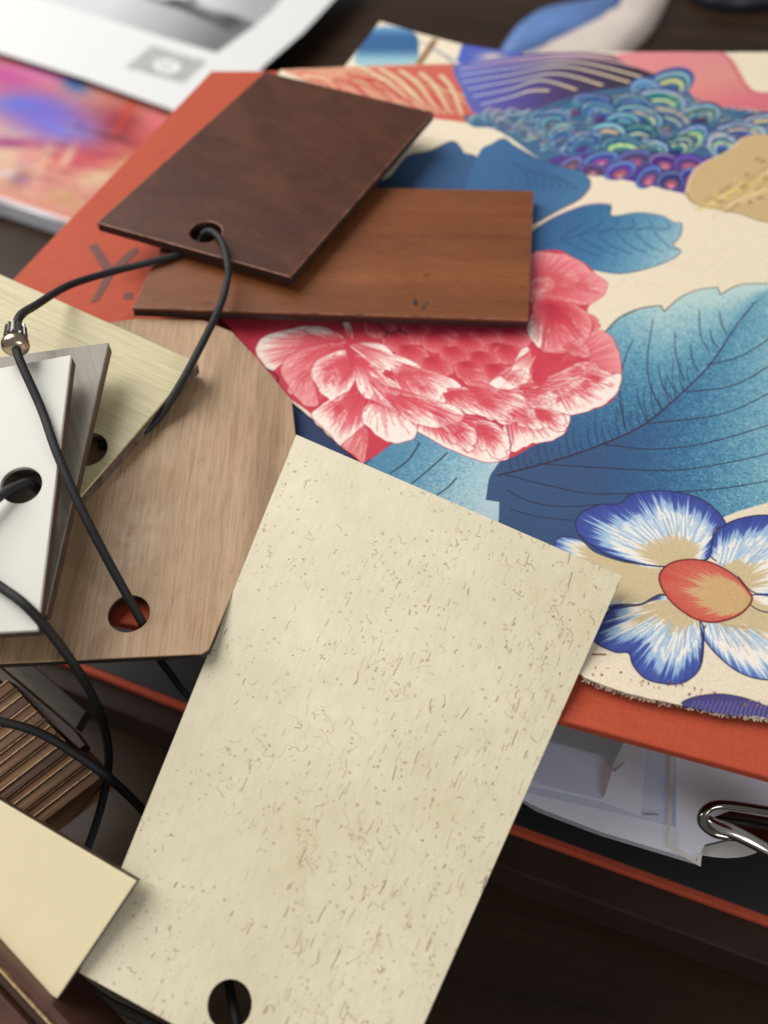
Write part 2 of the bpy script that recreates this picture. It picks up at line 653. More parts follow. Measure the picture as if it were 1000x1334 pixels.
# ------------------------------------------------------------------ fabric print
def paint_fabric():
    c = Canvas(H + 0.002, [(280, 66), (1000, 66), (1000, 940), (1130, 940), (1250, 66), (250, 460), (700, 960)], 0.00019, CREAM)
    # faint slub in the cloth
    # ---- red and beige feathers at the back left
    c.poly([(366, 90), (600, 86), (640, 120), (612, 162), (560, 156), (430, 124)], (214, 150, 120), False)
    c.poly([(470, 92), (600, 86), (640, 120), (612, 162), (560, 156), (500, 118)], (206, 92, 80), False)
    g = np.random.default_rng(3)
    for i in range(46):
        a = g.random()
        x0 = 372 + 215 * a
        y0 = 88 + g.random() * 18 + 22 * a
        col = [(205, 70, 66), (214, 96, 84), (190, 58, 62), (232, 196, 150), (200, 168, 120)][i % 5]
        c.stroke([(x0, y0), (x0 + 22, y0 + 5), (x0 + 42, y0 + 16 + 8 * g.random()), (x0 + 56, y0 + 32)], col, 5, 0.85, 1.2, smooth=True)
    for k in range(5):
        c.stroke([(470 + 26 * k, 90 + 3 * k), (500 + 22 * k, 106 + 3 * k), (528 + 18 * k, 128 + 5 * k), (560 + 10 * k, 150)], (220, 200, 160), 8, 0.9, 2, smooth=True)
        c.stroke([(466 + 26 * k, 92 + 3 * k), (494 + 22 * k, 110 + 3 * k), (520 + 18 * k, 132 + 5 * k)], (176, 50, 56), 2, 0.8, 1, smooth=True)
    # ---- tail stripes
    c.grad([(590, 92), (604, 76), (680, 71), (760, 70), (830, 78), (872, 96), (850, 112), (760, 126), (700, 146), (652, 156), (618, 150), (600, 118)],
           lambda u, v: np.stack([np.interp(u, [600, 660, 740, 850], [84, 74, 62, 40]), np.interp(u, [600, 660, 740, 850], [100, 70, 44, 28]),
                                  np.interp(u, [600, 660, 740, 850], [186, 160, 96, 52])], -1))
    st = [((627, 138), (662, 129), (690, 120), (713, 119)), ((617, 128), (664, 118), (704, 106), (749, 117)), ((610, 119), (664, 108), (724, 97), (783, 111)),
          ((603, 110), (660, 100), (735, 88), (818, 107)), ((600, 101), (662, 91), (750, 82), (850, 105)), ((600, 93), (664, 83), (760, 76), (846, 92)),
          ((606, 84), (668, 78), (740, 73), (800, 76))]
    for i, s in enumerate(st):
        q = catmull(s, False, 10)
        n = len(q)
        for k in range(n - 1):
            t = k / n
            col = np.array((150, 165, 215)) * (1 - t) + np.array((232, 210, 152)) * t
            if i > 4:
                col = np.array((176, 160, 200)) * (1 - t) + np.array((206, 160, 160)) * t
            c.stroke([q[k], q[k + 1]], col, 4.6 if t > .5 else 3.8)
    # ---- pink sash
    c.grad([(800, 76), (830, 69), (900, 66), (940, 68), (953, 80), (962, 97), (974, 115), (990, 122), (1010, 122), (1080, 124), (1080, 152), (1000, 147), (915, 136), (898, 120), (880, 103), (850, 96)],
           lambda u, v: np.stack([np.interp(u, [800, 900, 960, 1000], [226, 224, 216, 214]), np.interp(v + (u - 900) * .2, [70, 110, 150], [132, 138, 104]), np.interp(v, [70, 150], [140, 118])], -1))
    c.stroke([(940, 68), (953, 80), (962, 97), (974, 115), (990, 122), (1040, 122)], (205, 72, 84), 7, 0.55, smooth=True)
    # ---- bird body with scales
    c.poly([(606, 152), (650, 152), (700, 142), (760, 122), (820, 112), (850, 98), (880, 102), (902, 125), (915, 136), (1000, 146), (1080, 152), (1080, 250), (900, 240), (885, 250), (850, 243), (800, 232), (740, 222), (700, 205), (664, 180), (640, 168), (615, 166)], (52, 98, 140))
    c.grad([(715, 207), (770, 200), (850, 200), (900, 210), (928, 205), (900, 251), (886, 252), (850, 243), (800, 232), (740, 222)],
           lambda u, v: np.stack([70 + 0 * u, 48 + 0 * u, 136 + 0 * u], -1))
    for (x, y) in ((622, 158), (640, 150), (655, 162), (668, 150), (690, 152), (676, 170), (700, 178), (716, 190), (650, 140 + 12)):
        for k in range(4):
            c.stroke([(x - 12, y + 6 - 3 * k), (x - 2, y - 3 - 2 * k), (x + 12, y + 3 - 2 * k)], [(120, 180, 186), (36, 84, 124), (190, 214, 212), (126, 70, 120)][k], 2.6, 0.9, 1.4, smooth=True)

    def scale(x, y, rx, ry, kind=0, ang=0.0):
        ringset = [[(1.0, (30, 62, 112)), (.9, (150, 196, 204)), (.78, (34, 90, 140)), (.62, (204, 204, 140)), (.52, (44, 110, 150)), (.36, (36, 48, 108)), (.14, (140, 80, 120))],
                   [(1.0, (32, 58, 112)), (.92, (118, 176, 194)), (.82, (34, 84, 134)), (.66, (84, 146, 172)), (.54, (32, 74, 128)), (.3, (70, 50, 112))],
                   [(1.0, (60, 44, 128)), (.9, (110, 120, 200)), (.76, (64, 44, 130)), (.42, (150, 70, 120)), (.18, (206, 140, 150))]][kind]
        x, y = x + 3.5 * g.standard_normal(), y + 2 * g.standard_normal()
        rx, ry, ang = rx * g.uniform(.95, 1.35), ry * g.uniform(.85, 1.25), ang - .15 + .35 * g.standard_normal()
        for k, (s, col) in enumerate(ringset):
            col = np.clip(np.array(col) + 16 * g.standard_normal(3), 0, 255)
            s = s * g.uniform(.93, 1.05) if k else s
            o = (1 - s) * ry * 0.75
            c.blob(x, y + o, rx * s, ry * s, col, 1, ang, hard=1)
    rows = [(866, 112, 34, 18, 0), (838, 118, 22, 14, 1), (806, 124, 24, 13, 1), (774, 132, 26, 13, 1), (744, 140, 24, 12, 1), (716, 147, 22, 11, 1),
            (895, 128, 26, 14, 0), (858, 134, 30, 17, 0), (824, 138, 24, 13, 1), (786, 146, 26, 15, 1), (752, 154, 24, 13, 1), (722, 160, 24, 13, 1),
            (1040, 162, 34, 14, 0), (990, 158, 34, 13, 0), (948, 152, 34, 13, 0), (905, 150, 30, 13, 0), (1010, 178, 30, 16, 0), (962, 172, 30, 16, 0), (916, 164, 30, 14, 0), (874, 154, 28, 16, 0), (835, 152, 28, 16, 0), (800, 160, 26, 15, 1),
            (762, 170, 26, 14, 1), (730, 176, 22, 13, 1), (945, 190, 28, 16, 0), (902, 182, 28, 15, 0), (866, 172, 28, 15, 0), (830, 176, 28, 16, 0), (792, 178, 28, 16, 0), (756, 188, 26, 13, 1),
            (916, 202, 24, 12, 0), (880, 196, 28, 14, 0), (846, 192, 28, 14, 0), (810, 194, 28, 14, 0), (776, 198, 26, 12, 1)]
    for i, (x, y, rx, ry, k) in enumerate(rows):
        if i % 4 != 2:
            scale(x, y, rx * 1.02, ry * 1.08, k)
    for (x, y, rx, ry) in ((745, 212, 24, 10), (785, 208, 24, 10), (824, 208, 24, 11), (862, 210, 24, 11), (898, 212, 22, 11), (806, 224, 22, 10), (842, 228, 22, 11), (876, 234, 18, 12), (770, 221, 20, 8), (905, 228, 14, 10)):
        scale(x, y, rx * .9, ry, 2)
    for i in range(420):
        x = 640 + 350 * g.random()
        y = np.interp(x, [640, 700, 850, 1000], [150, 142, 112, 150]) + np.interp(x, [640, 700, 850, 1000], [18, 56, 84, 40]) * g.random()
        c.stroke([(x, y), (x + 7, y - 4 + 4 * g.random()), (x + 16, y + 3 * g.standard_normal())], [(176, 206, 210), (92, 154, 176), (28, 48, 104), (204, 200, 130), (130, 74, 124), (30, 70, 124), (44, 96, 142)][i % 7], 2.2, 0.75, .8, smooth=True)
    # ---- gold shell
    gold = [(892, 252), (901, 226), (917, 212), (945, 198), (966, 180), (988, 175), (1015, 180), (1090, 200), (1090, 300), (1000, 292), (965, 281), (931, 273), (903, 266)]
    c.poly(gold, (202, 172, 122))
    for i in range(26):
        x, y = 905 + 4.4 * i + 4 * g.random(), 262 - 2.2 * i + 30 * g.random()
        c.stroke([(x, y + 6), (x + 18, y - 4), (x + 34, y - 18)], [(222, 196, 96), (226, 204, 160), (184, 146, 92)][i % 3], 5, 0.7, 2, smooth=True)
    for i in range(40):
        x, y = 925 + 90 * g.random(), 190 + 80 * g.random()
        if y < 250 - (x - 900) * 0.6:
            continue
        c.stroke([(x, y), (x + 4, y - 3), (x + 9, y - 1)], [(120, 78, 44), (232, 208, 110), (160, 110, 60)][i % 3], 2.6, 0.8, 1)
    c.stroke([(892, 252), (901, 226), (917, 212), (945, 198), (966, 180)], (236, 206, 180), 3, .7, smooth=True)
    c.stroke(gold[8:] + [gold[0]], (120, 88, 56), 1.6, .9, smooth=True)

    # ---- leaves
    def leafcol(stops, ax, ay, c0, c1, noise_amt=0.12, sd=1):
        gg = np.random.default_rng(sd)

        def fn(u, v):
            t = ((u - c0[0]) * ax + (v - c0[1]) * ay) / ((c1[0] - c0[0]) * ax + (c1[1] - c0[1]) * ay)
            n = gg.standard_normal(u.shape)
            n2 = gg.standard_normal((u.shape[0] // 3 + 2, u.shape[1] // 3 + 2)).repeat(3, 0).repeat(3, 1)[:u.shape[0], :u.shape[1]]
            t = t + noise_amt * (0.6 * n + 0.7 * n2)
            xs = [s for s, _ in stops]
            cc = np.array([q for _, q in stops], float)
            return np.stack([np.interp(t, xs, cc[:, k]) for k in range(3)], -1)
        return fn
    DB, MB, TB, PB = (36, 66, 112), (44, 100, 150), (92, 152, 180), (170, 204, 210)
    l4 = [(480, 252), (508, 232), (530, 206), (560, 198), (588, 185), (600, 194), (604, 200), (620, 206), (612, 232), (606, 252)]
    c.grad(l4, leafcol([(0, (34, 62, 100)), (.5, (44, 88, 138)), (1, (46, 92, 144))], 1, -.2, (490, 240), (620, 200), .06))
    c.stroke(l4[2:9], (28, 40, 70), 1.2, .8, smooth=True)
    l3 = [(604, 252), (612, 226), (626, 196), (640, 188), (656, 181), (670, 190), (700, 206), (728, 216), (758, 224), (769, 240), (756, 258), (730, 272), (694, 292), (660, 290), (600, 256)]
    c.grad(l3, leafcol([(0, (50, 104, 156)), (.5, (40, 92, 146)), (1, (58, 116, 160))], 1, .3, (610, 240), (768, 240), .08))
    c.stroke([(628, 198), (650, 215), (668, 240)], (30, 62, 110), 1.2, .6, smooth=True)
    for k in range(7):
        c.stroke([(668 + 10 * k, 212 + 3 * k), (684 + 11 * k, 226 + 3 * k), (690 + 9 * k, 246)], (24, 52, 96), 1.5, .75, smooth=True)
    c.stroke(l3[2:13], (32, 44, 78), 1.2, .7, smooth=True)
    c.stroke([(769, 238), (758, 257), (728, 275), (690, 294)], (196, 96, 110), 1.6, .6, smooth=True)
    l2 = [(685, 312), (705, 292), (735, 276), (768, 266), (795, 267), (797, 281), (830, 277), (860, 281), (877, 290), (887, 292), (885, 308), (876, 320), (886, 328), (872, 340), (840, 352), (805, 358), (770, 352), (740, 340), (685, 338)]
    c.grad(l2, leafcol([(0, (36, 88, 142)), (.45, (48, 112, 162)), (.8, (104, 162, 190)), (1.05, PB)], 1, .55, (700, 300), (880, 340), .07))
    c.stroke(l2[4:17], (40, 50, 70), 1.2, .8, smooth=True)
    c.stroke([(700, 322), (760, 305), (820, 298), (872, 300)], (30, 66, 110), 1.2, .7, smooth=True)
    for k in range(6):
        c.stroke([(730 + 24 * k, 311 - 2 * k), (750 + 24 * k, 322), (782 + 20 * k, 336 - 2 * k)], (24, 48, 90), 1.5, .75, smooth=True)
        c.stroke([(730 + 24 * k, 308 - 2 * k), (752 + 24 * k, 296), (764 + 20 * k, 286)], (24, 48, 90), 1.4, .7, smooth=True)
    c.stroke([(700, 296), (735, 277), (768, 265), (796, 266)], (190, 70, 84), 1.6, .6, smooth=True)
    # big leaf
    big = [(648, 598), (700, 580), (745, 540), (770, 470), (787, 434), (806, 415), (832, 404), (859, 400), (864, 408), (883, 391), (906, 380), (933, 376), (937, 386), (958, 374), (982, 371), (1020, 372), (1080, 392), (1120, 500), (1080, 600), (1035, 642), (1000, 656), (960, 668), (940, 676), (900, 700), (820, 740), (740, 740), (690, 720), (645, 690), (650, 655), (632, 652), (636, 625)]
    gg = np.random.default_rng(5)

    def bigfn(u, v):
        rib_y = np.interp(u, [650, 700, 760, 830, 880, 925, 960, 983, 1060], [618, 608, 590, 560, 520, 476, 428, 396, 330])
        top_y = np.interp(u, [700, 787, 832, 859, 906, 960, 1060], [560, 434, 404, 400, 380, 373, 380])
        up = np.clip((rib_y - v) / np.maximum(rib_y - top_y, 8), 0, 1)
        t_up = np.clip((u - 680) / 520, 0, 1) + 0.75 * np.clip(up, 0, 1) ** 1.4 * np.clip((u - 700) / 160, .0, 1)
        t_dn = np.clip((u - 760) / 330, 0, 1) ** 1.3 * 1.05
        t = np.where(v < rib_y, t_up, t_dn)
        n = gg.standard_normal(u.shape)
        n2 = gg.standard_normal((u.shape[0] // 3 + 2, u.shape[1] // 3 + 2)).repeat(3, 0).repeat(3, 1)[:u.shape[0], :u.shape[1]]
        n3 = gg.standard_normal((u.shape[0] // 14 + 2, u.shape[1] // 14 + 2)).repeat(14, 0).repeat(14, 1)[:u.shape[0], :u.shape[1]]
        amp = np.interp(t, [0, .3, 1], [.03, .12, .13])
        t = t + amp * (0.6 * n + 0.6 * n2 + .12 * n3)
        xs = [0, .22, .5, .8, 1.1]
        cc = np.array([(44, 76, 124), (40, 96, 146), (72, 142, 176), (132, 182, 196), (182, 210, 208)], float)
        return np.stack([np.interp(t, xs, cc[:, k]) for k in range(3)], -1)
    c.grad(big, bigfn, smooth=False)
    c.stroke(big[4:9], (60, 62, 60), 1.5, .9)
    c.stroke(catmull(big[4:8], False) + catmull(big[8:12], False) + catmull(big[12:16], False), (66, 70, 66), 1.5, .9)
    VN = (34, 34, 62)
    rib = [(648, 620), (700, 608), (760, 590), (830, 560), (880, 520), (925, 475), (958, 425), (984, 394)]
    c.stroke(rib, (48, 32, 62), 3.0, .95, 1.4, smooth=True)
    for q in ([(782, 581), (847, 588), (915, 580), (1000, 555), (1050, 535)], [(700, 606), (780, 612), (870, 616), (940, 606), (1000, 592), (1060, 575)], [(660, 620), (720, 636), (780, 646), (915, 641), (1000, 628), (1050, 618)],
              [(843, 554), (915, 546), (960, 534), (1000, 514), (1040, 495)], [(892, 512), (937, 508), (970, 497), (1000, 479), (1040, 455)], [(919, 477), (960, 468), (1000, 444), (1040, 420)],
              [(665, 665), (700, 675), (745, 680)], [(660, 640), (690, 655), (730, 662), (780, 660)]):
        c.stroke(q, VN, 1.9, .85, 1.2, smooth=True)
    for q in ([(823, 445), (812, 472), (806, 510), (812, 560)], [(849, 418), (842, 470), (846, 505), (860, 535)], [(878, 434), (879, 465), (890, 498)], [(909, 407), (911, 440), (921, 458)], [(935, 407), (938, 425), (944, 437)],
              [(828, 508), (832, 530), (842, 552)], [(856, 478), (862, 505), (874, 522)], [(866, 490), (874, 505), (882, 514)], [(898, 450), (900, 470), (908, 486)], [(923, 432), (927, 448), (934, 455)]):
        c.stroke(q, VN, 1.2, .7, 1.9, smooth=True)
    for k in range(26):
        x = 668 + 9.2 * k
        y = float(np.interp(x, [p[0] for p in rib], [p[1] for p in rib]))
        L = 22 + 14 * math.sin(k * 1.7) + (k / 26) * 16
        c.stroke([(x, y), (x - 5, y - L * .5), (x - 4, y - L)], VN, 1.4, .7, .8, smooth=True)
    # small leaf under the peony
    c.poly([(600, 592), (636, 600), (652, 600), (634, 625), (632, 652), (650, 655), (648, 700), (560, 660), (560, 600)], (172, 200, 212), False)
    c.grad([(455, 560), (474, 556), (545, 556), (575, 575), (605, 594), (640, 604), (600, 680), (470, 630)],
           leafcol([(0, (62, 124, 164)), (.5, (92, 152, 184)), (.8, (150, 192, 206)), (1.05, (172, 202, 212))], 1, .5, (470, 580), (640, 640), .12))
    for q in ([(508, 578), (490, 590), (475, 604)], [(546, 576), (532, 598), (508, 616)], [(582, 590), (562, 608), (536, 630)], [(594, 623), (584, 634), (568, 646)]):
        c.stroke(q, (24, 28, 40), 1.8, .95, 1.4, smooth=True)

    # ---- peony
    c.poly([(280, 412), (460, 408), (690, 330), (750, 338), (778, 362), (785, 385), (765, 402), (772, 430), (806, 470), (804, 508), (789, 529), (742, 542), (735, 566), (695, 582), (664, 598), (633, 602), (600, 590), (540, 560), (476, 600), (444, 579), (407, 540), (352, 500), (330, 462)], RED)
    c.poly([(280, 412), (360, 412), (346, 440), (334, 458), (330, 466), (300, 440)], (200, 36, 66), False)
    R1 = [(0, RED), (.35, (214, 66, 84)), (.68, PINK), (.84, WHT), (1.2, WHT)]
    R2 = [(0, RED), (.35, (214, 80, 94)), (.8, PINK), (1.0, (236, 150, 152)), (1.2, (240, 170, 168))]
    R3 = [(0, (176, 30, 54)), (.4, RED), (.75, (218, 84, 98)), (1.0, (234, 132, 138))]
    R4 = [(0, (212, 70, 86)), (.28, (232, 140, 144)), (.55, WHT), (1.2, WHT)]
    pl = [
        ([(540, 555), (591, 548), (638, 550), (661, 568), (665, 586), (659, 599), (633, 603), (602, 592), (570, 577)], (556, 530), R1),
        ([(655, 556), (685, 540), (706, 527), (732, 527), (741, 548), (733, 568), (715, 577), (695, 579), (684, 584), (664, 588)], (662, 522), R1),
        ([(716, 530), (730, 506), (756, 490), (766, 466), (758, 442), (768, 432), (788, 434), (801, 448), (808, 477), (805, 506), (790, 527), (765, 537), (742, 543)], (722, 480), R2),
        ([(716, 532), (745, 516), (775, 500), (806, 488), (805, 508), (790, 527), (765, 537), (742, 543)], (700, 470), [(0, PINK), (.72, PINK), (.84, WHT), (1.2, WHT)]),
        ([(690, 334), (725, 331), (750, 338), (777, 360), (790, 370), (785, 386), (762, 398), (730, 393), (710, 386), (690, 392)], (696, 372), R2),
        ([(692, 366), (710, 360), (724, 366), (718, 378), (692, 384)], (690, 374), [(0, (226, 110, 116)), (1, (236, 150, 146))]),
        ([(694, 394), (710, 385), (740, 391), (764, 408), (771, 427), (763, 445), (745, 457), (720, 461), (704, 455), (706, 432), (697, 412)], (716, 398), R3),
        ([(740, 396), (764, 408), (771, 427), (763, 443), (752, 430), (742, 412)], (736, 400), R2),
        ([(716, 430), (732, 424), (748, 440), (752, 452), (730, 459), (708, 456)], (716, 415), R2),
        ([(694, 408), (702, 417), (706, 434), (704, 454), (694, 445), (686, 430)], (700, 400), R4),
    ]
    for k, (x, y, sz, an, st_) in enumerate(((700, 520, 30, .5, R1), (735, 506, 30, .1, R2), (760, 485, 26, -.2, R2), (560, 506, 30, .7, R1), (600, 520, 32, .6, R1), (645, 534, 32, .6, R1), (684, 545, 28, .5, R1), (530, 536, 26, .9, R1), (500, 505, 28, .7, R1),
                                         (640, 574, 34, .9, R1), (600, 566, 30, .9, R1), (716, 548, 26, .6, R1), (780, 496, 26, .4, R1), (672, 492, 26, .3, R2), (618, 492, 28, .5, R2), (540, 488, 28, .5, R2), (480, 478, 26, .6, R1), (430, 490, 24, 1.4, R2), (395, 470, 26, 2.2, R2), (392, 498, 24, 2.0, R2), (440, 540, 24, 1.6, R1), (665, 520, 30, .5, R1), (580, 545, 28, .8, R1), (750, 455, 22, .4, R2), (760, 420, 22, .2, R3), (735, 362, 26, -.2, R2), (765, 375, 22, .3, R2))):
        ca, sa = math.cos(an), math.sin(an)
        sh = [(-1, -.1), (-.5, -.5), (.1, -.62), (.55, -.5), (.8, -.22), (.78, -.08), (1, .05), (.92, .35), (.6, .5), (.3, .45), (.1, .6), (-.4, .42)]
        pl.append(([(x + sz * (a_ * ca - b_ * sa), y + .8 * sz * (a_ * sa + b_ * ca)) for a_, b_ in sh], (x - sz * 1.05 * ca, y - .8 * sz * 1.05 * sa), st_))
    named = pl[:10]
    pl = pl[:3] + pl[10:] + named[3:]
    sc = [(505, 430), (540, 432), (585, 436), (630, 436), (668, 440), (522, 444), (565, 448), (608, 450), (648, 456), (545, 460), (588, 464), (628, 470), (668, 462), (560, 476), (605, 480), (642, 486)]
    for i, (x, y) in enumerate(sc):
        x, y = x + 4 * g.standard_normal(), y + 2.5 * g.standard_normal()
        pl.append(([(x - 20, y - 8), (x, y - 12), (x + 18, y - 6), (x + 24, y + 6), (x + 14, y + 14), (x - 2, y + 14), (x - 16, y + 8)], (x - 8, y - 14), R3))
    pl += [
        ([(590, 516), (622, 505), (659, 511), (685, 527), (691, 544), (676, 551), (643, 547), (612, 536)], (586, 498), R1),
        ([(636, 500), (664, 482), (674, 462), (686, 452), (694, 470), (690, 480), (686, 500), (659, 509)], (702, 448), R4),
        ([(684, 518), (716, 496), (740, 480), (752, 474), (760, 478), (764, 486), (756, 494), (716, 514), (690, 527)], (676, 524), [(0, RED), (.35, PINK), (.6, (236, 160, 158)), (.8, WHT), (1.2, WHT)]),
        ([(660, 512), (716, 514), (756, 492), (760, 498), (720, 522), (690, 528)], (650, 506), R4),
        ([(513, 494), (530, 486), (560, 485), (590, 494), (601, 506), (578, 512), (572, 522), (553, 528), (529, 518)], (500, 466), R1),
        ([(494, 516), (534, 516), (565, 524), (592, 528), (604, 542), (592, 553), (560, 556), (524, 545), (503, 534)], (478, 494), R1),
        ([(333, 455), (345, 440), (370, 432), (405, 426), (445, 438), (448, 448), (412, 450), (380, 462), (356, 484), (340, 472)], (450, 444), [(0, RED), (.4, (216, 84, 98)), (.75, (232, 136, 142)), (.9, WHT), (1.2, WHT)]),
        ([(366, 480), (380, 462), (410, 451), (447, 449), (440, 460), (414, 474), (408, 490), (413, 512), (414, 527), (400, 529), (385, 517), (372, 497)], (446, 452), R2),
        ([(405, 541), (415, 530), (430, 520), (455, 512), (470, 517), (476, 532), (472, 560), (444, 580), (425, 560)], (474, 500), R1),
        ([(444, 580), (472, 558), (478, 566), (474, 602), (458, 590)], (480, 548), [(0, (226, 110, 118)), (1, (232, 130, 134))]),
        ([(471, 546), (478, 526), (500, 529), (530, 546), (543, 557), (538, 570), (517, 577), (500, 572), (485, 561)], (492, 500), [(0, RED), (.35, PINK), (.5, WHT), (1.2, WHT)]),
        ([(463, 473), (490, 480), (505, 494), (516, 507), (505, 511), (511, 531), (490, 523), (470, 513), (463, 495)], (458, 460), [(0, RED), (.25, PINK), (.5, WHT), (1.2, WHT)]),
        ([(405, 482), (417, 467), (447, 456), (452, 462), (463, 482), (460, 500), (441, 522), (425, 518), (409, 498)], (462, 468), [(0, RED), (.45, (218, 88, 100)), (.66, (238, 170, 168)), (.8, WHT), (1.2, WHT)]),
        ([(456, 450), (480, 446), (502, 450), (513, 462), (531, 467), (548, 479), (527, 486), (505, 482), (485, 476), (470, 463)], (452, 446), R4),
        ([(396, 431), (417, 426), (437, 434), (447, 441), (430, 442), (412, 438)], (452, 444), R4),
        ([(446, 420), (455, 420), (460, 440), (454, 439)], (458, 444), R4),
    ]
    for i, (q, b, st_) in enumerate(pl):
        c.petal(q, b, st_, jag=.14, freq=52, line=(188, 44, 66), lw=.9, seed=i, ruf=.6)
    # fine radiating hairs over the petals
    for i, (q, b, st_) in enumerate(pl):
        if st_ is R3:
            continue
        cq = catmull(q, True, 4)
        far = max(math.hypot(p[0] - b[0], p[1] - b[1]) for p in cq)
        for k, p in enumerate(cq):
            if math.hypot(p[0] - b[0], p[1] - b[1]) < .55 * far:
                continue
            o = .5 + .3 * g.random()
            st0 = .18 + .1 * g.random()
            a_ = (b[0] + (p[0] - b[0]) * st0, b[1] + (p[1] - b[1]) * st0)
            b_ = (b[0] + (p[0] - b[0]) * o, b[1] + (p[1] - b[1]) * o)
            c.stroke([a_, b_], (214, 64, 84) if st_ is not R2 else (214, 78, 94), 2.6, .55, .4)
            if k % 2 == 0:
                a2 = (b[0] + (p[0] - b[0]) * .9, b[1] + (p[1] - b[1]) * .9)
                b2 = (b[0] + (p[0] - b[0]) * (.45 + .2 * g.random()), b[1] + (p[1] - b[1]) * (.45 + .2 * g.random()))
                c.stroke([a2, b2], (250, 228, 220) if st_ is not R2 else (240, 168, 166), 1.8, .6, .4)
        for k in range(22):
            p = q[int(g.integers(len(q)))]
            p2 = q[(q.index(p) + 1) % len(q)]
            t = g.random()
            e = (p[0] + (p2[0] - p[0]) * t, p[1] + (p2[1] - p[1]) * t)
            L = .08 + .22 * g.random()
            a_ = (b[0] + (e[0] - b[0]) * .92, b[1] + (e[1] - b[1]) * .92)
            b_ = (b[0] + (e[0] - b[0]) * (.92 - L), b[1] + (e[1] - b[1]) * (.92 - L))
            c.stroke([b_, a_] if k % 2 else [a_, b_], (206, 60, 80) if k % 3 else (250, 232, 222), .3, .65, 1.4)
    c.stroke([(494, 424), (506, 434), (520, 430), (530, 436)], (60, 20, 30), 2.5, .8, smooth=True)
    c.stroke([(505, 432), (500, 440)], (60, 20, 30), 2, .8)
    c.stroke([(659, 555), (663, 570), (665, 586)], (90, 30, 50), 1.2, .8, smooth=True)
    c.stroke([(340, 480), (352, 484), (362, 492), (360, 500)], (96, 14, 34), 4, .7, smooth=True)

    # ---- blue flower
    B = [(0, TAN), (.38, TAN), (.46, (240, 232, 220)), (.64, (240, 236, 228)), (.71, LBLUE), (.79, LBLUE), (.84, BLUE), (1.0, (48, 66, 156)), (1.2, NAVY)]
    B4 = [(0, TAN), (.5, TAN), (.58, (240, 232, 220)), (.66, (238, 234, 228)), (.72, LBLUE), (.8, LBLUE), (.86, BLUE), (1.1, (44, 64, 152))]
    OL = (34, 32, 70)
    c.petal([(722, 707), (739, 701), (757, 707), (775, 722), (815, 735), (862, 740), (866, 776), (832, 790), (800, 796), (760, 780), (728, 740)], (880, 760), [(0, TAN), (.72, TAN), (.82, (238, 230, 216)), (.9, LBLUE), (.96, BLUE), (1.2, BLUE)], .10, 50, OL, 1.0, 71)
    c.petal([(914, 822), (922, 842), (946, 866), (970, 880), (1000, 886), (1060, 884), (1090, 830), (1040, 790), (980, 776), (940, 800)], (915, 775), [(0, TAN), (.55, TAN), (.62, WHT), (.8, (238, 236, 230)), (.88, LBLUE), (.97, (90, 120, 190)), (1.1, BLUE)], .12, 60, OL, 1.4, 72)
    c.petal([(922, 725), (926, 704), (937, 689), (964, 677), (1000, 673), (1050, 682), (1090, 720), (1060, 760), (1010, 776), (978, 772), (955, 748)], (935, 770), B, .13, 60, OL, 1.4, 73)
    c.petal([(797, 793), (832, 789), (862, 776), (886, 797), (912, 812), (915, 836), (911, 869), (895, 887), (874, 893), (841, 887), (823, 869), (817, 853), (797, 851), (770, 832)], (900, 778), B4, .17, 60, OL, 1.4, 74)
    c.petal([(749, 680), (760, 668), (781, 660), (805, 659), (820, 647), (856, 642), (895, 647), (922, 659), (943, 684), (928, 695), (922, 728), (900, 734), (862, 740), (826, 735), (790, 725), (766, 710), (752, 698)], (888, 742), B, .15, 70, OL, 1.3, 75)
    # white feather strokes
    for (bx, by, pts) in ((888, 742, [(752, 690), (781, 664), (820, 652), (860, 648), (900, 655), (930, 675)]), (900, 778, [(790, 840), (825, 862), (850, 884), (885, 880), (905, 860)]), (935, 770, [(932, 700), (964, 685), (1000, 682), (1050, 690)]), (915, 775, [(925, 840), (950, 862), (1000, 876), (1050, 874)])):
        q = catmull(pts, False, 14)
        for k, p in enumerate(q):
            for rep in range(2):
                o = .62 + .16 * g.random()
                L = .12 + .2 * g.random()
                jx = 2 * g.standard_normal()
                a_ = (bx + (p[0] - bx) * o + jx, by + (p[1] - by) * o)
                b_ = (bx + (p[0] - bx) * (o - L) + jx, by + (p[1] - by) * (o - L))
                c.stroke([b_, a_], (244, 240, 232) if rep == 0 else LBLUE, 3.0, .85, .5)
        for k in range(0, len(q), 2):
            p = q[k]
            o, L = .36 + .1 * g.random(), .16
            c.stroke([(bx + (p[0] - bx) * (o - L), by + (p[1] - by) * (o - L)), (bx + (p[0] - bx) * o, by + (p[1] - by) * o)], TAN, 4, .8, .6)
    c.stroke([(752, 698), (766, 710), (790, 725), (826, 736), (862, 740)], OL, 1.5, .9, smooth=True)
    c.stroke([(799, 792), (832, 790), (862, 776)], (70, 50, 44), 1.6, .9, smooth=True)
    c.stroke([(910, 812), (914, 836), (911, 866)], OL, 1.6, .9, smooth=True)
    c.stroke([(977, 790), (990, 797), (1010, 800)], OL, 1.6, .9, smooth=True)
    c.stroke([(912, 806), (950, 816), (975, 818)], (190, 156, 108), 5, .6, 2, smooth=True)
    c.petal([(857, 755), (868, 738), (892, 731), (922, 734), (952, 749), (970, 767), (978, 782), (964, 800), (940, 810), (916, 811), (892, 801), (868, 780)], (974, 786), [(0, (206, 168, 116)), (.6, (208, 168, 116)), (.68, (214, 104, 84)), (1.1, (204, 70, 66))], .13, 70, (104, 26, 30), 1.8, 76)
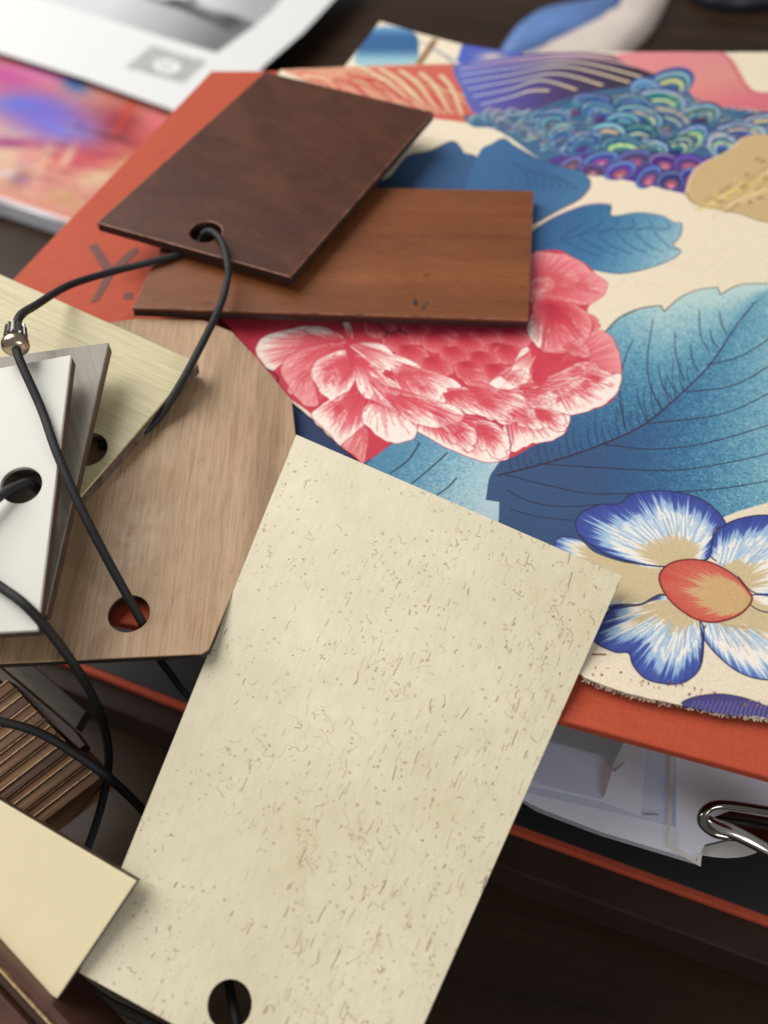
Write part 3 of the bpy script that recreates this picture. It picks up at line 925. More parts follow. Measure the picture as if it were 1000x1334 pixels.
    # ---- bits near the selvedge
    c.grad([(886, 917), (904, 909), (935, 905), (965, 909), (990, 917), (1040, 934), (1040, 960), (940, 950), (900, 930)], lambda u, v: np.stack([66 + 0 * u, 58 + 0 * u, 128 + 0 * u], -1))
    for k in range(22):
        x = 896 + 6 * k
        c.stroke([(x, 938), (x + 2, 926), (x + 8, 914)], (136, 150, 206), 1.3, .8, .7, smooth=True)
    c.stroke([(886, 917), (904, 909), (935, 905), (965, 909), (990, 917)], OL, 1.4, .9, smooth=True)
    c.stroke([(770, 855), (787, 855)], (84, 44, 30), 3, .9, 1)
    for k in range(46):
        t = g.random()
        x, y = 768 + 232 * t, 872 + 48 * t + 14 * g.random() - 4
        c.blob(x, y, 1 + g.random(), 1 + g.random(), [(70, 50, 50), (190, 110, 90), (120, 80, 70)][k % 3], .7, 0, 1)
    lum = c.a.mean(2, keepdims=True)
    c.a = (c.a * .91 + lum * .09) * .98 + np.array([5, 2, -2], np.float32)
    return c


def paint_under():
    c = Canvas(H - 0.004, [(380, 500), (690, 640), (440, 20), (760, 40), (360, 92)], 0.0003, CREAM)
    c.poly([(360, 500), (480, 540), (700, 640), (560, 720), (360, 660)], (34, 54, 92), False)
    c.blob(420, 560, 26, 8, (60, 110, 150), .7, .6)
    c.blob(432, 568, 16, 8, (52, 44, 130), .8, .6)
    c.blob(440, 585, 30, 6, (110, 40, 30), .9, .6)
    c.grad([(470, 60), (486, 34), (505, 28), (538, 38), (545, 62), (535, 94), (466, 94)], lambda u, v: np.stack([np.interp(v, [30, 45, 66, 86], [110, 46, 44, 150]), np.interp(v, [30, 45, 66, 86], [160, 96, 92, 190]), np.interp(v, [30, 45, 66, 86], [190, 146, 140, 200])], -1))
    c.stroke([(566, 52), (556, 72), (545, 92)], (140, 104, 62), 9, .95, 9)
    c.stroke([(545, 55), (566, 66), (590, 92)], (80, 96, 120), 2.5, .8, smooth=True)
    c.stroke([(560, 70), (584, 80), (600, 92)], (120, 140, 160), 2.5, .8, smooth=True)
    c.poly([(606, 58), (640, 66), (680, 74), (680, 96), (602, 92), (598, 74)], (74, 92, 180))
    c.blob(640, 80, 22, 8, (226, 206, 176), .9)
    return c


def sheet(name, pxpts, canvas, hfun, thick, mat, step=0.006, parent=None, fray=0.0):
    """flat cloth or paper: outline laid on the plane, inner grid for the ripples, a lower face and an edge"""
    z0 = canvas.z
    out = np.array([P(u, v, z0)[:2] for u, v in pxpts])
    # subdivide outline
    bd = []
    g = np.random.default_rng(2)
    for i in range(len(out)):
        a, b = out[i], out[(i + 1) % len(out)]
        n = max(1, int(np.linalg.norm(b - a) / (step if not fray else step * .35)))
        for k in range(n):
            p = a + (b - a) * k / n
            if fray and k:
                p = p + g.standard_normal(2) * fray
            bd.append(p)
    bd = np.array(bd)
    lo, hi = bd.min(0), bd.max(0)
    pts = [Vector(p) for p in bd]
    nb = len(pts)

    def inside(p):
        m = False
        for i in range(len(out)):
            (xa, ya), (xb, yb) = out[i], out[(i + 1) % len(out)]
            if (ya > p[1]) != (yb > p[1]) and p[0] < (xb - xa) * (p[1] - ya) / (yb - ya) + xa:
                m = not m
        return m
    x = lo[0]
    while x < hi[0]:
        y = lo[1]
        while y < hi[1]:
            if inside((x, y)) and np.min(np.hypot(bd[:, 0] - x, bd[:, 1] - y)) > step * .3:
                pts.append(Vector((x, y)))
            y += step
        x += step
    r = delaunay_2d_cdt(pts, [(i, (i + 1) % nb) for i in range(nb)], [], 1, 1e-6)
    vs, fs = r[0], r[2]
    n = len(vs)
    V = [(p.x, p.y, hfun(p.x, p.y)) for p in vs]
    V += [(p.x, p.y, hfun(p.x, p.y) - thick) for p in vs]
    Fc = [tuple(f) for f in fs] + [tuple(reversed([i + n for i in f])) for f in fs]
    cnt = {}
    for f in fs:
        for i in range(len(f)):
            e = (f[i], f[(i + 1) % len(f)])
            if (e[1], e[0]) in cnt:
                del cnt[(e[1], e[0])]
            else:
                cnt[e] = 1
    for a, b in cnt:
        k = len(V)
        V += [V[b], V[a], V[a + n], V[b + n]]
        Fc.append((k, k + 1, k + 2, k + 3))
    o = mesh_obj(name, V, Fc, mat, parent, smooth=True)
    me = o.data
    uvl = me.uv_layers.new(name='UVMap')
    off = np.array(V, float).mean(0) if parent is None else np.zeros(3)
    for lp in me.loops:
        co = np.array(me.vertices[lp.vertex_index].co) + off
        uvl.data[lp.index].uv = canvas.uv(co)
    for f in me.polygons:
        if abs(f.normal.z) < .5:
            f.use_smooth = False
    return o


def zfab(x, y):
    return H + 0.0024 + 0.0005 * math.sin(x * 31 - y * 22 + 2) + 0.0003 * math.sin(x * 60 + y * 30) * math.sin(y * 45 + 1)


cf = paint_fabric()
M_fab = printed('floral_print_cloth', cf.image('floral_print'), 0.75, weave=0.14)
fab_px = [(366, 90), (480, 88), (600, 86), (640, 78), (700, 70), (830, 69), (930, 67), (1000, 67), (1100, 66), (1190, 66), (1190, 965), (1100, 955), (1000, 938), (930, 929), (845, 912), (800, 900), (760, 885), (720, 850), (600, 720), (478, 608), (440, 577), (400, 540), (352, 500), (326, 460), (285, 412), (300, 300), (330, 150)]
fab = sheet('fabric_swatch', fab_px, cf, zfab, 0.0007, M_fab, fray=0.00010)
tag(fab, 'large cream fabric swatch printed with red peony, blue leaves and scaly bird', 'fabric')
# frayed threads along the cut front edge
M_thread = plain('cream_thread', (222, 206, 180), 0.9, 0.1, 500)
M_thread_d = plain('dark_thread', (66, 40, 36), 0.9, 0.2, 500)


def threads(nm, mat, seed, num):
    g = np.random.default_rng(seed)
    V, Fc = [], []
    front = [(760, 885), (800, 900), (845, 912), (930, 929), (1000, 938), (1100, 955), (1190, 965)]
    for i in range(num):
        t = g.random() * (len(front) - 1.001)
        k = int(t)
        f = t - k
        u = front[k][0] + (front[k + 1][0] - front[k][0]) * f
        v = front[k][1] + (front[k + 1][1] - front[k][1]) * f
        p = P(u, v, H + .002)
        d = np.array([g.standard_normal() * .9, -.5 - g.random() * .6, 0])
        L = 0.0003 + 0.0006 * g.random()
        q = p + d * L + np.array([0, 0, -.0003 + .0006 * g.random()])
        p = p - d * L * .6 + np.array([0, 0, .0003])
        s = np.cross(q - p, [0, 0, 1.0])
        s = s / np.linalg.norm(s) * 0.00006
        up = np.array([0, 0, .00009])
        b = len(V)
        V += [p - s, p + s, p + up, q - s, q + s, q + up]
        Fc += [(b, b + 1, b + 4, b + 3), (b + 1, b + 2, b + 5, b + 4), (b + 2, b, b + 3, b + 5), (b, b + 2, b + 1), (b + 3, b + 4, b + 5)]
    fr = mesh_obj(nm, V, Fc, mat, fab)
    fr['kind'] = 'stuff'


threads('loose_threads', M_thread, 4, 420)
threads('dark_threads', M_thread_d, 5, 300)

cu_ = paint_under()
M_under = printed('under_print_cloth', cu_.image('under_print'), 0.75, weave=0.12, pitch=0.0008)


def zunder(x, y):
    back = P(500, 90, H)[1]
    return H + 0.0009 - max(0, y - back + .01) * 0.12


und = sheet('fabric_swatch', [(452, 92), (470, 62), (495, 20), (545, 40), (600, 59), (665, 72), (760, 84), (760, 110), (700, 640), (560, 690), (400, 600), (372, 560), (376, 500), (420, 300), (440, 110)], cu_, zunder, 0.0007, M_under, step=0.009)
tag(und, 'fabric swatch underneath, its corner with a dark blue petal sticking out at the back', 'fabric')

# ------------------------------------------------------------------ orange binder
pc = [P(u, v, H) for u, v in ((-18, 400), (20, 360), (275, 92), (345, 92), (1210, 82))]
pf = [P(u, v, H) for u, v in ((1210, 1072), (1000, 1013), (735, 940), (450, 860), (168, 814), (-150, 760), (-200, 600))]
binder = empty('ring_binder', P(500, 600, 0), 'orange clothbound ring binder lying flat with papers and ring mechanism inside', 'binder')
slab('front_cover', pc + pf, (0, 0, 1), 0.0035, M_orange, binder, bevel=0.0007)
zb = 0.0035
lo = [P(u, v, zb) for u, v in ((-60, 812), (130, 882), (225, 919), (665, 1083), (1000, 1205), (1160, 1262))]
lo += [np.array([P(1210, 82, H)[0], P(1210, 82, H)[1], zb]), np.array([P(275, 92, H)[0] + .001, P(275, 92, H)[1] - .001, zb]), np.array([P(-18, 400, H)[0] + .001, P(-18, 400, H)[1], zb])]
slab('back_cover', lo, (0, 0, 1), 0.0035, M_orange, binder, bevel=0.0007)
# black liner on the inside of the back cover
li = [np.array([p[0] + (.002 if i > 6 else 0), p[1] + (.0025 if i < 6 else -.002), zb + .0006]) for i, p in enumerate(lo)]
slab('lining', li, (0, 0, 1), 0.0006, M_black, binder, bevel=0.0001)
# spine wall at the rear
bx = [P(20, 360, H), P(275, 92, H), P(1210, 82, H)]
sp = [np.array([bx[1][0] + .004, bx[1][1] - .004, H - .0036]), np.array([bx[2][0] - .004, bx[2][1] - .004, H - .0036]), np.array([bx[2][0] - .004, bx[2][1] - .0075, H - .0036]), np.array([bx[1][0] + .004, bx[1][1] - .0075, H - .0036])]
slab('spine', sp, (0, 0, 1), H - .0036 - zb - .0006, M_orange, binder, bevel=0.0003)


# dark paper block and sheets inside, seen through the opening
def paper(name, px, z, th, mat, parent, back=0.16, n=(0, 0, 1)):
    q = [P(u, v, z) for u, v in px]
    return slab(name, q, n, th, mat, parent, bevel=min(0.0001, th * .3))


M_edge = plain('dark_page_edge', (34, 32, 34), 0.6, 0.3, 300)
zi = 0.034
bt = [P(u, v, zi) for u, v in ((640, 1022), (700, 1052), (780, 1083), (905, 1121), (918, 1100), (1000, 1080), (1180, 1090), (1180, 760), (600, 760), (560, 960))]
slab('page_block', bt, (0, 0, 1), 0.004, M_paper, binder, side_mat=M_edge, bevel=0.0001)
M_black2 = plain('black_shade_and_ink', (16, 14, 14), .5, .2, 100)  # black for the painted shade in the gap and for the ink marks
paper('gap_shade_sheet', [(560, 900), (690, 940), (722, 966), (788, 984), (796, 1000), (830, 930), (700, 860)], zi + .004, .0006, M_black2, binder)  # black sheet standing in for the shade in the gap under the cover
paper('sheet', [(620, 985), (700, 962), (790, 986), (784, 1042), (640, 1005)], zi + .0028, .0004, M_paper_blue, binder)
paper('sheet', [(640, 1012), (782, 1043), (834, 1062), (842, 968), (796, 950), (640, 940)], zi + .0016, .0004, M_paper, binder)
paper('sheet', [(640, 1022), (880, 1078), (880, 950), (640, 900)], zi + .0008, .0004, plain('pale_blue_paper', (190, 200, 224), .5, .04, 30), binder)
mc = plain('cream_paper', (214, 208, 198), 0.6, 0.03, 30)
cs = catmull([(905, 1112), (940, 1117), (970, 1115), (990, 1106), (1000, 1085), (1060, 1040)], False, 5)
paper('sheet', [tuple(p) for p in cs] + [(1100, 960), (900, 960), (892, 1000)], zi - .0045, .0005, mc, binder)
# torn strip of red-edged card
paper('torn_tab', [(786, 968), (800, 974), (798, 1000), (793, 1018), (788, 1034), (785, 1040), (783, 1010), (789, 990)], zi + .0034, .0004, plain('torn_red_card', (150, 74, 62), .7, .3, 900), binder)
paper('ink_mark', [(797, 1003), (812, 992), (813, 994), (800, 1006)], zi + .0022, .0002, M_black2, binder)
paper('ink_mark', [(836, 1059), (858, 1060), (858, 1062), (838, 1062)], zi + .0012, .0002, M_black2, binder)
# clear pocket with its welded edge
mp_, nt, bs = new_mat('clear_pocket_film')
setin(bs, Roughness=.15, IOR=1.2)
bs.inputs['Base Color'].default_value = (.9, .92, .95, 1)
bs.inputs['Alpha'].default_value = .22
nt.links.new(ramp(nt, noise(nt, coords(nt), 90, 3), [(0, (.86, .88, .92, 1)), (1, (.95, .96, 1, 1))]), bs.inputs['Base Color'])
paper('clear_pocket', [(640, 1020), (700, 1058), (780, 1088), (912, 1128), (914, 1110), (870, 1098), (878, 950), (640, 900)], zi + .0046, .0002, mp_, binder)
paper('pocket_seam', [(868, 1104), (912, 1129), (914, 1111), (908, 1112), (907, 1122), (872, 1098), (880, 960), (872, 958)], zi + .005, .0002, mc, binder)

# ring mechanism: chrome lever clip at the right edge
zr = zi + .012
rp = [P(u, v, z) for u, v, z in ((956, 1090, zr - .001), (930, 1085, zr + .001), (914, 1072, zr + .002), (918, 1056, zr + .003), (940, 1048, zr + .003), (1000, 1056, zr + .003), (1080, 1070, zr + .003))]
tube('ring_clip', rp, .0012, M_chrome_dark, binder)
rp3 = [P(u, v, z) for u, v, z in ((920, 1066, zr + .001), (932, 1076, zr + .001), (958, 1086, zr), (1000, 1108, zr - .003), (1070, 1150, zr - .006))]
tube('clip_lever', rp3, .0023, M_chrome, binder, taper=lambda t: .55 + .45 * math.sin(min(1, t * 2.2) * math.pi / 2) - .35 * t)
rp2 = [P(u, v, zr - .003) for u, v in ((924, 1066), (950, 1056), (1000, 1064), (1090, 1082), (1090, 1150), (1010, 1112), (965, 1084), (936, 1078))]
slab('clip_plate', rp2, (0, 0, 1), .0016, M_chrome_dark, binder, bevel=.0003)

# printed letter and full stop on the cover
def bar(name, a, b, wpx, z, mat, parent):
    A, B = P(a[0], a[1], z), P(b[0], b[1], z)
    d = (B - A) / np.linalg.norm(B - A)
    s_ = np.cross(d, [0, 0, 1.0]) * wpx / 2
    return slab(name, [A - s_, A + s_, B + s_, B - s_], (0, 0, 1), .00012, mat, parent, bevel=.00003, top=0)


zl = H + .00014
let = slab('printed_letter', [P(u, v, zl) for u, v in ((115, 320), (127, 317), (146, 347), (172, 324), (181, 322), (180, 329), (149, 357), (128, 392), (118, 394), (138, 357))], (0, 0, 1), .0001, M_letter, binder, bevel=.00003)
slab('printed_full_stop', [P(u, v, zl) for u, v in ((160, 389), (163, 381), (174, 381), (172, 390))], (0, 0, 1), .0001, M_letter, binder, bevel=.00003)

# the dark case under the binder
ck = [P(-250, 860, -.0004), P(640, 1176, -.0004), P(1000, 1305, -.0004), P(1260, 1400, -.0004)]
fold_ = [np.array([p[0], p[1], -.0006]) for p in [P(-200, 806, 0), P(30, 876, 0), P(665, 1134, 0), P(1000, 1258, 0), P(1200, 1332, 0)]]
bk = [np.array([P(1150, 200, H)[0], P(1150, 200, H)[1], -.0006]), np.array([P(275, 200, H)[0], P(275, 200, H)[1], -.0006]), np.array([P(20, 440, H)[0], P(20, 440, H)[1], -.0006])]
case_ = slab('flat_case', fold_ + bk, (0, 0, 1), -TABLE_Z - .0012, M_folder, None, bevel=.0008)
tag(case_, 'dark brown flat case lying on the table under the orange binder', 'case')

# ------------------------------------------------------------------ printed pages at the back left
cm = Canvas(TABLE_Z + .012, [(-80, 60), (0, 60), (230, 130), (240, 320), (90, 300), (-120, 260), (-60, 300)], .0006, (196, 128, 110))
for (u, v, a_, b_, col, al, an) in ((10, 190, 70, 40, (226, 196, 160), 1, 0), (120, 200, 60, 22, (196, 60, 74), .95, .1), (160, 165, 40, 26, (150, 30, 32), 1, .3), (180, 190, 40, 20, (206, 80, 72), .8, 0),
                                (60, 150, 70, 26, (128, 84, 190), 1, .2), (10, 100, 50, 18, (190, 70, 150), .9, .2), (80, 165, 46, 18, (120, 120, 214), .95, .25), (30, 135, 46, 14, (100, 110, 214), .9, 0), (96, 108, 20, 10, (30, 110, 180), .95, .5), (10, 186, 60, 6, (150, 40, 110), .9, .05),
                                (56, 96, 40, 8, (220, 120, 190), .8, .2), (40, 205, 16, 14, (224, 150, 140), .9, 0), (105, 208, 26, 12, (206, 84, 96), 1, 0), (60, 204, 8, 16, (234, 206, 170), .9, .5), (88, 204, 6, 16, (234, 206, 170), .9, .6), (205, 160, 20, 18, (226, 110, 120), .9, 0), (130, 232, 30, 12, (226, 190, 150), 1, 0),
                                (170, 215, 26, 12, (216, 176, 120), .9, 0), (26, 232, 16, 9, (120, 90, 80), .9, 0), (10, 226, 12, 6, (236, 220, 210), .9, 0), (50, 240, 30, 8, (214, 130, 130), .8, .1), (84, 258, 24, 10, (196, 160, 90), .6, .3), (150, 180, 30, 3, (70, 10, 20), .7, .3), (165, 148, 5, 30, (214, 60, 30), .7, .5)):
    cm.blob(u, v, a_ * 1.25, b_ * 1.35, tuple(.9 * x for x in col), al, an)
gm = np.random.default_rng(9)
for i in range(150):
    u, v = 215 * gm.random(), 92 + 150 * gm.random()
    if v > 100 + .3 * u:
        near = [(120, 60, 170), (90, 90, 200), (176, 70, 150)] if u + v * .6 < 170 else [(150, 24, 34), (210, 70, 60), (226, 150, 110), (100, 20, 30)]
        cm.stroke([(u, v), (u + 8 + 6 * gm.random(), v + 6 * gm.random() - 2), (u + 18, v + 5 * gm.random())], near[i % len(near)], 3.5, .45, 1)
for i in range(60):
    u, v = 160 * gm.random(), 228 + 46 * gm.random()
    cm.stroke([(u, v), (u + 6, v + 3 * gm.random()), (u + 14, v + 2)], [(240, 220, 200), (170, 110, 100), (206, 160, 110), (120, 80, 70)][i % 4], 2.5, .5, 1)
cm.stroke([(-100, 250), (0, 257), (90, 287), (230, 330)], (232, 228, 226), 3.5)
M_mag = printed('colour_photo_page', cm.image('colour_photo'), .55, spec=.3)
magz = TABLE_Z + .012
mpx = [(-120, 60), (0, 66), (70, 76), (230, 132), (330, 160), (300, 356), (92, 291), (45, 272), (0, 259), (-120, 238)]
mg = empty('magazine', P(60, 180, TABLE_Z), 'glossy magazine with a bright purple and red photograph, under the white page at the left', 'magazine')
sheet('cover_page', mpx, cm, lambda x, y: magz + .0002 * math.sin(x * 40), .0004, M_mag, step=.02, parent=mg)
slab('page_block', [P(u, v, magz - .001) for u, v in ((-110, 60), (70, 80), (320, 170), (294, 350), (90, 292), (0, 262), (-110, 243))], (0, 0, 1), .0105, M_paper, mg)

cp = Canvas(TABLE_Z + .016, [(-200, -60), (480, -60), (470, 20), (340, 100), (230, 150), (0, 80), (-200, 30)], .0006, (216, 216, 214))
cp.grad([(60, -60), (200, -5), (300, 18), (335, 34), (283, 72), (215, 52), (140, 28), (-20, -20)], lambda u, v: np.stack([np.interp(u + v, [150, 260, 340], [200, 160, 110])] * 3, -1), smooth=False)
cp.grad([(240, -60), (420, -60), (352, 20), (334, 34), (200, -12)], lambda u, v: np.stack([np.interp(u, [230, 330], [222, 160])] * 3, -1), smooth=False)
for (u, v, a_, b_, an) in ((216, 6, 40, 4, .28), (262, 22, 36, 5, .4), (292, 38, 14, 3, .5), (240, 13, 44, 3.5, .32), (228, 4, 26, 6, .2), (250, 4, 10, 9, .2), (300, 30, 22, 10, .2)):
    cp.blob(u, v, a_, b_, (52, 52, 54), .85 if a_ > 20 else .6, an)
cp.blob(214, 0, 16, 4, (230, 230, 228), .9)
cp.poly([(198, 62), (271, 84), (240, 112), (164, 91)], (168, 168, 166), False)
for i in range(160):
    u, v = 170 + 95 * gm.random(), 64 + 46 * gm.random()
    if (v - 62) > (u - 198) * .3 - 2 and (v < 91 + (u - 164) * .27) and v > 62 + (198 - u) * .85 and v < 84 + (271 - u) * .9:
        cp.blob(u, v, 2.2, 1, [(140, 140, 138), (198, 198, 196)][i % 2], .7, 0, 1)
cp.blob(218, 89, 18, 9.5, (226, 226, 224), 1, .1, 1)
cp.stroke([(211, 84), (211, 91), (217, 94), (223, 91), (224, 85)], (130, 130, 130), 2.4, .9, smooth=True)
cp.stroke([(214, 84), (218, 89), (222, 85)], (150, 150, 150), 1.6, .9)
M_page = printed('white_page', cp.image('white_page_print'), .7, spec=.3)
pz = TABLE_Z + .0175


def zpage(x, y):
    e = P(440, 0, pz)
    return pz + .004 * max(0, (y - P(0, 40, pz)[1]) / .2) ** 2


wp = sheet('printed_page', [(-200, -60), (483, -60), (437, 0), (395, 45), (343, 90), (280, 175), (222, 145), (110, 105), (0, 71), (-200, 14)], cp, zpage, .0005, M_page, step=.02)
tag(wp, 'white printed page with a grey photograph and small grey square emblem, at the top left', 'page')

# ------------------------------------------------------------------ blurred things beyond the fabric
def cushion(name, px, z, hgt, mat, parent=None):
    """soft rounded lump over an outline"""
    q = np.array([P(u, v, z) for u, v in catmull(px, True, 5)])
    c = q.mean(0)
    V, Fc = [], []
    n = len(q)
    L = [(1.0, 0.0), (.97, .35), (.88, .65), (.7, .87), (.4, .97), (.12, 1.0)]
    for s_, h_ in L:
        for p in q:
            r = c + (p - c) * s_
            r[2] = z + hgt * h_
            V.append(r)
    for k in range(len(L) - 1):
        for i in range(n):
            j = (i + 1) % n
            Fc.append((k * n + i, k * n + j, (k + 1) * n + j, (k + 1) * n + i))
    Fc.append(tuple((len(L) - 1) * n + i for i in range(n)))
    Fc.append(tuple(reversed(range(n))))
    return mesh_obj(name, V, Fc, mat, parent, smooth=True)


M_bluecloth = plain('soft_blue_cloth', (96, 130, 186), .6, .3, 14)
M_creamcloth = plain('soft_cream_cloth', (216, 202, 190), .6, .12, 30)
M_navy = plain('navy_shell', (34, 38, 50), .45, .2, 30)
bc = cushion('folded_cloth', [(645, 92), (664, 58), (700, 38), (765, 26), (812, 18), (800, 46), (752, 70), (690, 92)], TABLE_Z, .020, M_bluecloth)
tag(bc, 'small out-of-focus blue cloth on the table behind the fabric swatch', 'cloth')
cc_ = cushion('strap', [(640, 98), (720, 82), (764, 62), (800, 38), (818, 8), (824, -26), (880, -30), (868, 6), (850, 40), (826, 66), (780, 100)], TABLE_Z, .016, M_creamcloth)
tag(cc_, 'blurred cream band curving over the blue cloth at the top of the picture', 'strap')
nv = cushion('navy_object', [(895, -40), (905, 4), (940, 17), (985, 16), (1060, 0), (1100, -60), (1000, -90)], TABLE_Z, .022, M_navy)  # unidentified rounded dark object, modelled as a plain lump
tag(nv, 'rounded dark navy object partly out of frame at the top right corner', 'case')


# ------------------------------------------------------------------ sample plates
def plate(label, px, pln, thick, face_mat, core_mat=None, holes=(), group=None, face=0.0006, bevel=.0002, name='sample_plate', worn=None):
    """px: outline in the photograph on plane pln; holes = [(u, v, radius in m)]"""
    q = [pln.hit(u, v) for u, v in px]
    hs = [(pln.hit(u, v), r) for u, v, r in holes]
    M = frame_of(q, pln.n)
    if core_mat is None:
        o = slab(name, q, pln.n, thick, face_mat, None, hs, bevel)
        return tag(o, label, 'sample', group)
    e = bpy.data.objects.new(name, None)
    e.empty_display_size = .01
    link(e)
    e.matrix_basis = M
    tag(e, label, 'sample', group)
    slab('face_layer', q, pln.n, face, face_mat, e, hs, min(bevel, face * .3), M=M, worn=worn)
    slab('core', q, pln.n, thick - face, core_mat, e, hs, bevel, top=face, inset=.00008, M=M)
    return e


TZ = H + .0095
pl_tan = plane(168, 800, H + .0045, (.055, -.03, 1))
tan_px = [(60, 430), (180, 415), (265, 417), (302, 432), (338, 470), (380, 521), (386, 574), (272, 846), (262, 852), (50, 862), (-40, 866), (-140, 640), (-60, 460)]
plate('tan wood veneer plate with chamfered corner and cord hole, under the olive plate', tan_px, pl_tan, .0030, M_tan, M_tan_edge, [(168, 799, .0050)])
zt = float(pl_tan.hit(240, 424)[2])

pl_med = plane(690, 420, H + .0062, (-.02, 0, 1))
pl_med = plane(180, 402, zt + .0040, (.035, 0, 1))
plate('warm mid-brown wood plate lying under the dark brown one, on the floral fabric', [(172, 401), (688, 417), (695, 248), (248, 240)], pl_med, .0036, M_brown_mid, M_brown_edge, face=.0012, bevel=.0004, worn=M_worn)
mk_ = [o for o in bpy.data.objects if o.get('label', '').startswith('warm mid-brown')][0]
for (u, v, a_, b_) in ((541, 394, 3.2, 4.5), (552, 400, 2, 3), (556, 395, 1.2, 2.4)):
    z_ = [pl_med.hit(u + a_ * math.cos(t) * (1 + .3 * math.sin(3 * t)), v + b_ * math.sin(t)) + np.array([0, 0, .00006]) for t in np.linspace(0, 2 * math.pi, 9)[:-1]]
    slab('chipped_mark', z_, pl_med.n, .0002, M_brown_edge, mk_, bevel=.00004)
pl_dark = plane(378, 361, zt + .0082, (.014, -.004, 1))
plate('dark chocolate brown plate with a cord through its hole, topmost at the upper left', [(126, 290), (378, 361), (565, 146), (345, 93)], pl_dark, .0034, M_brown_dark, M_brown_edge, [(268, 302, .0052)], face=.0012, bevel=.0004, worn=M_worn)

pl_ol = plane(258, 472, H + .0125, (.07, -.08, 1))
plate('pale olive wood-grained plate under the taupe and white plates at the left', [(-60, 330), (258, 472), (104, 648), (-150, 560)], pl_ol, .0048, M_olive, M_core, [(112, 584, .0056)], face=.0008)
pl_ta = plane(142, 446, H + .025, (.05, -.12, 1))
plate('taupe plate with dark sides between the olive plate and the white plate', [(-80, 476), (142, 446), (60, 800), (-100, 800)], pl_ta, .0042, M_taupe, M_umber, [(-20, 640, .005)], face=.0008)
pl_wh = plane(93, 462, H + .033, (.04, -.15, 1))
plate('glossy white laminate plate with a black cord through its hole, at the left edge', [(-110, 500), (93, 462), (49, 821), (-110, 830)], pl_wh, .0044, M_white, M_umber, [(28, 632, .0048)], face=.0012)

# the big cream plate leaning from the binder towards the viewer
nb_ = (-.07, -.23, .97)
pl_big = plane(736, 885, H + .0035, nb_)


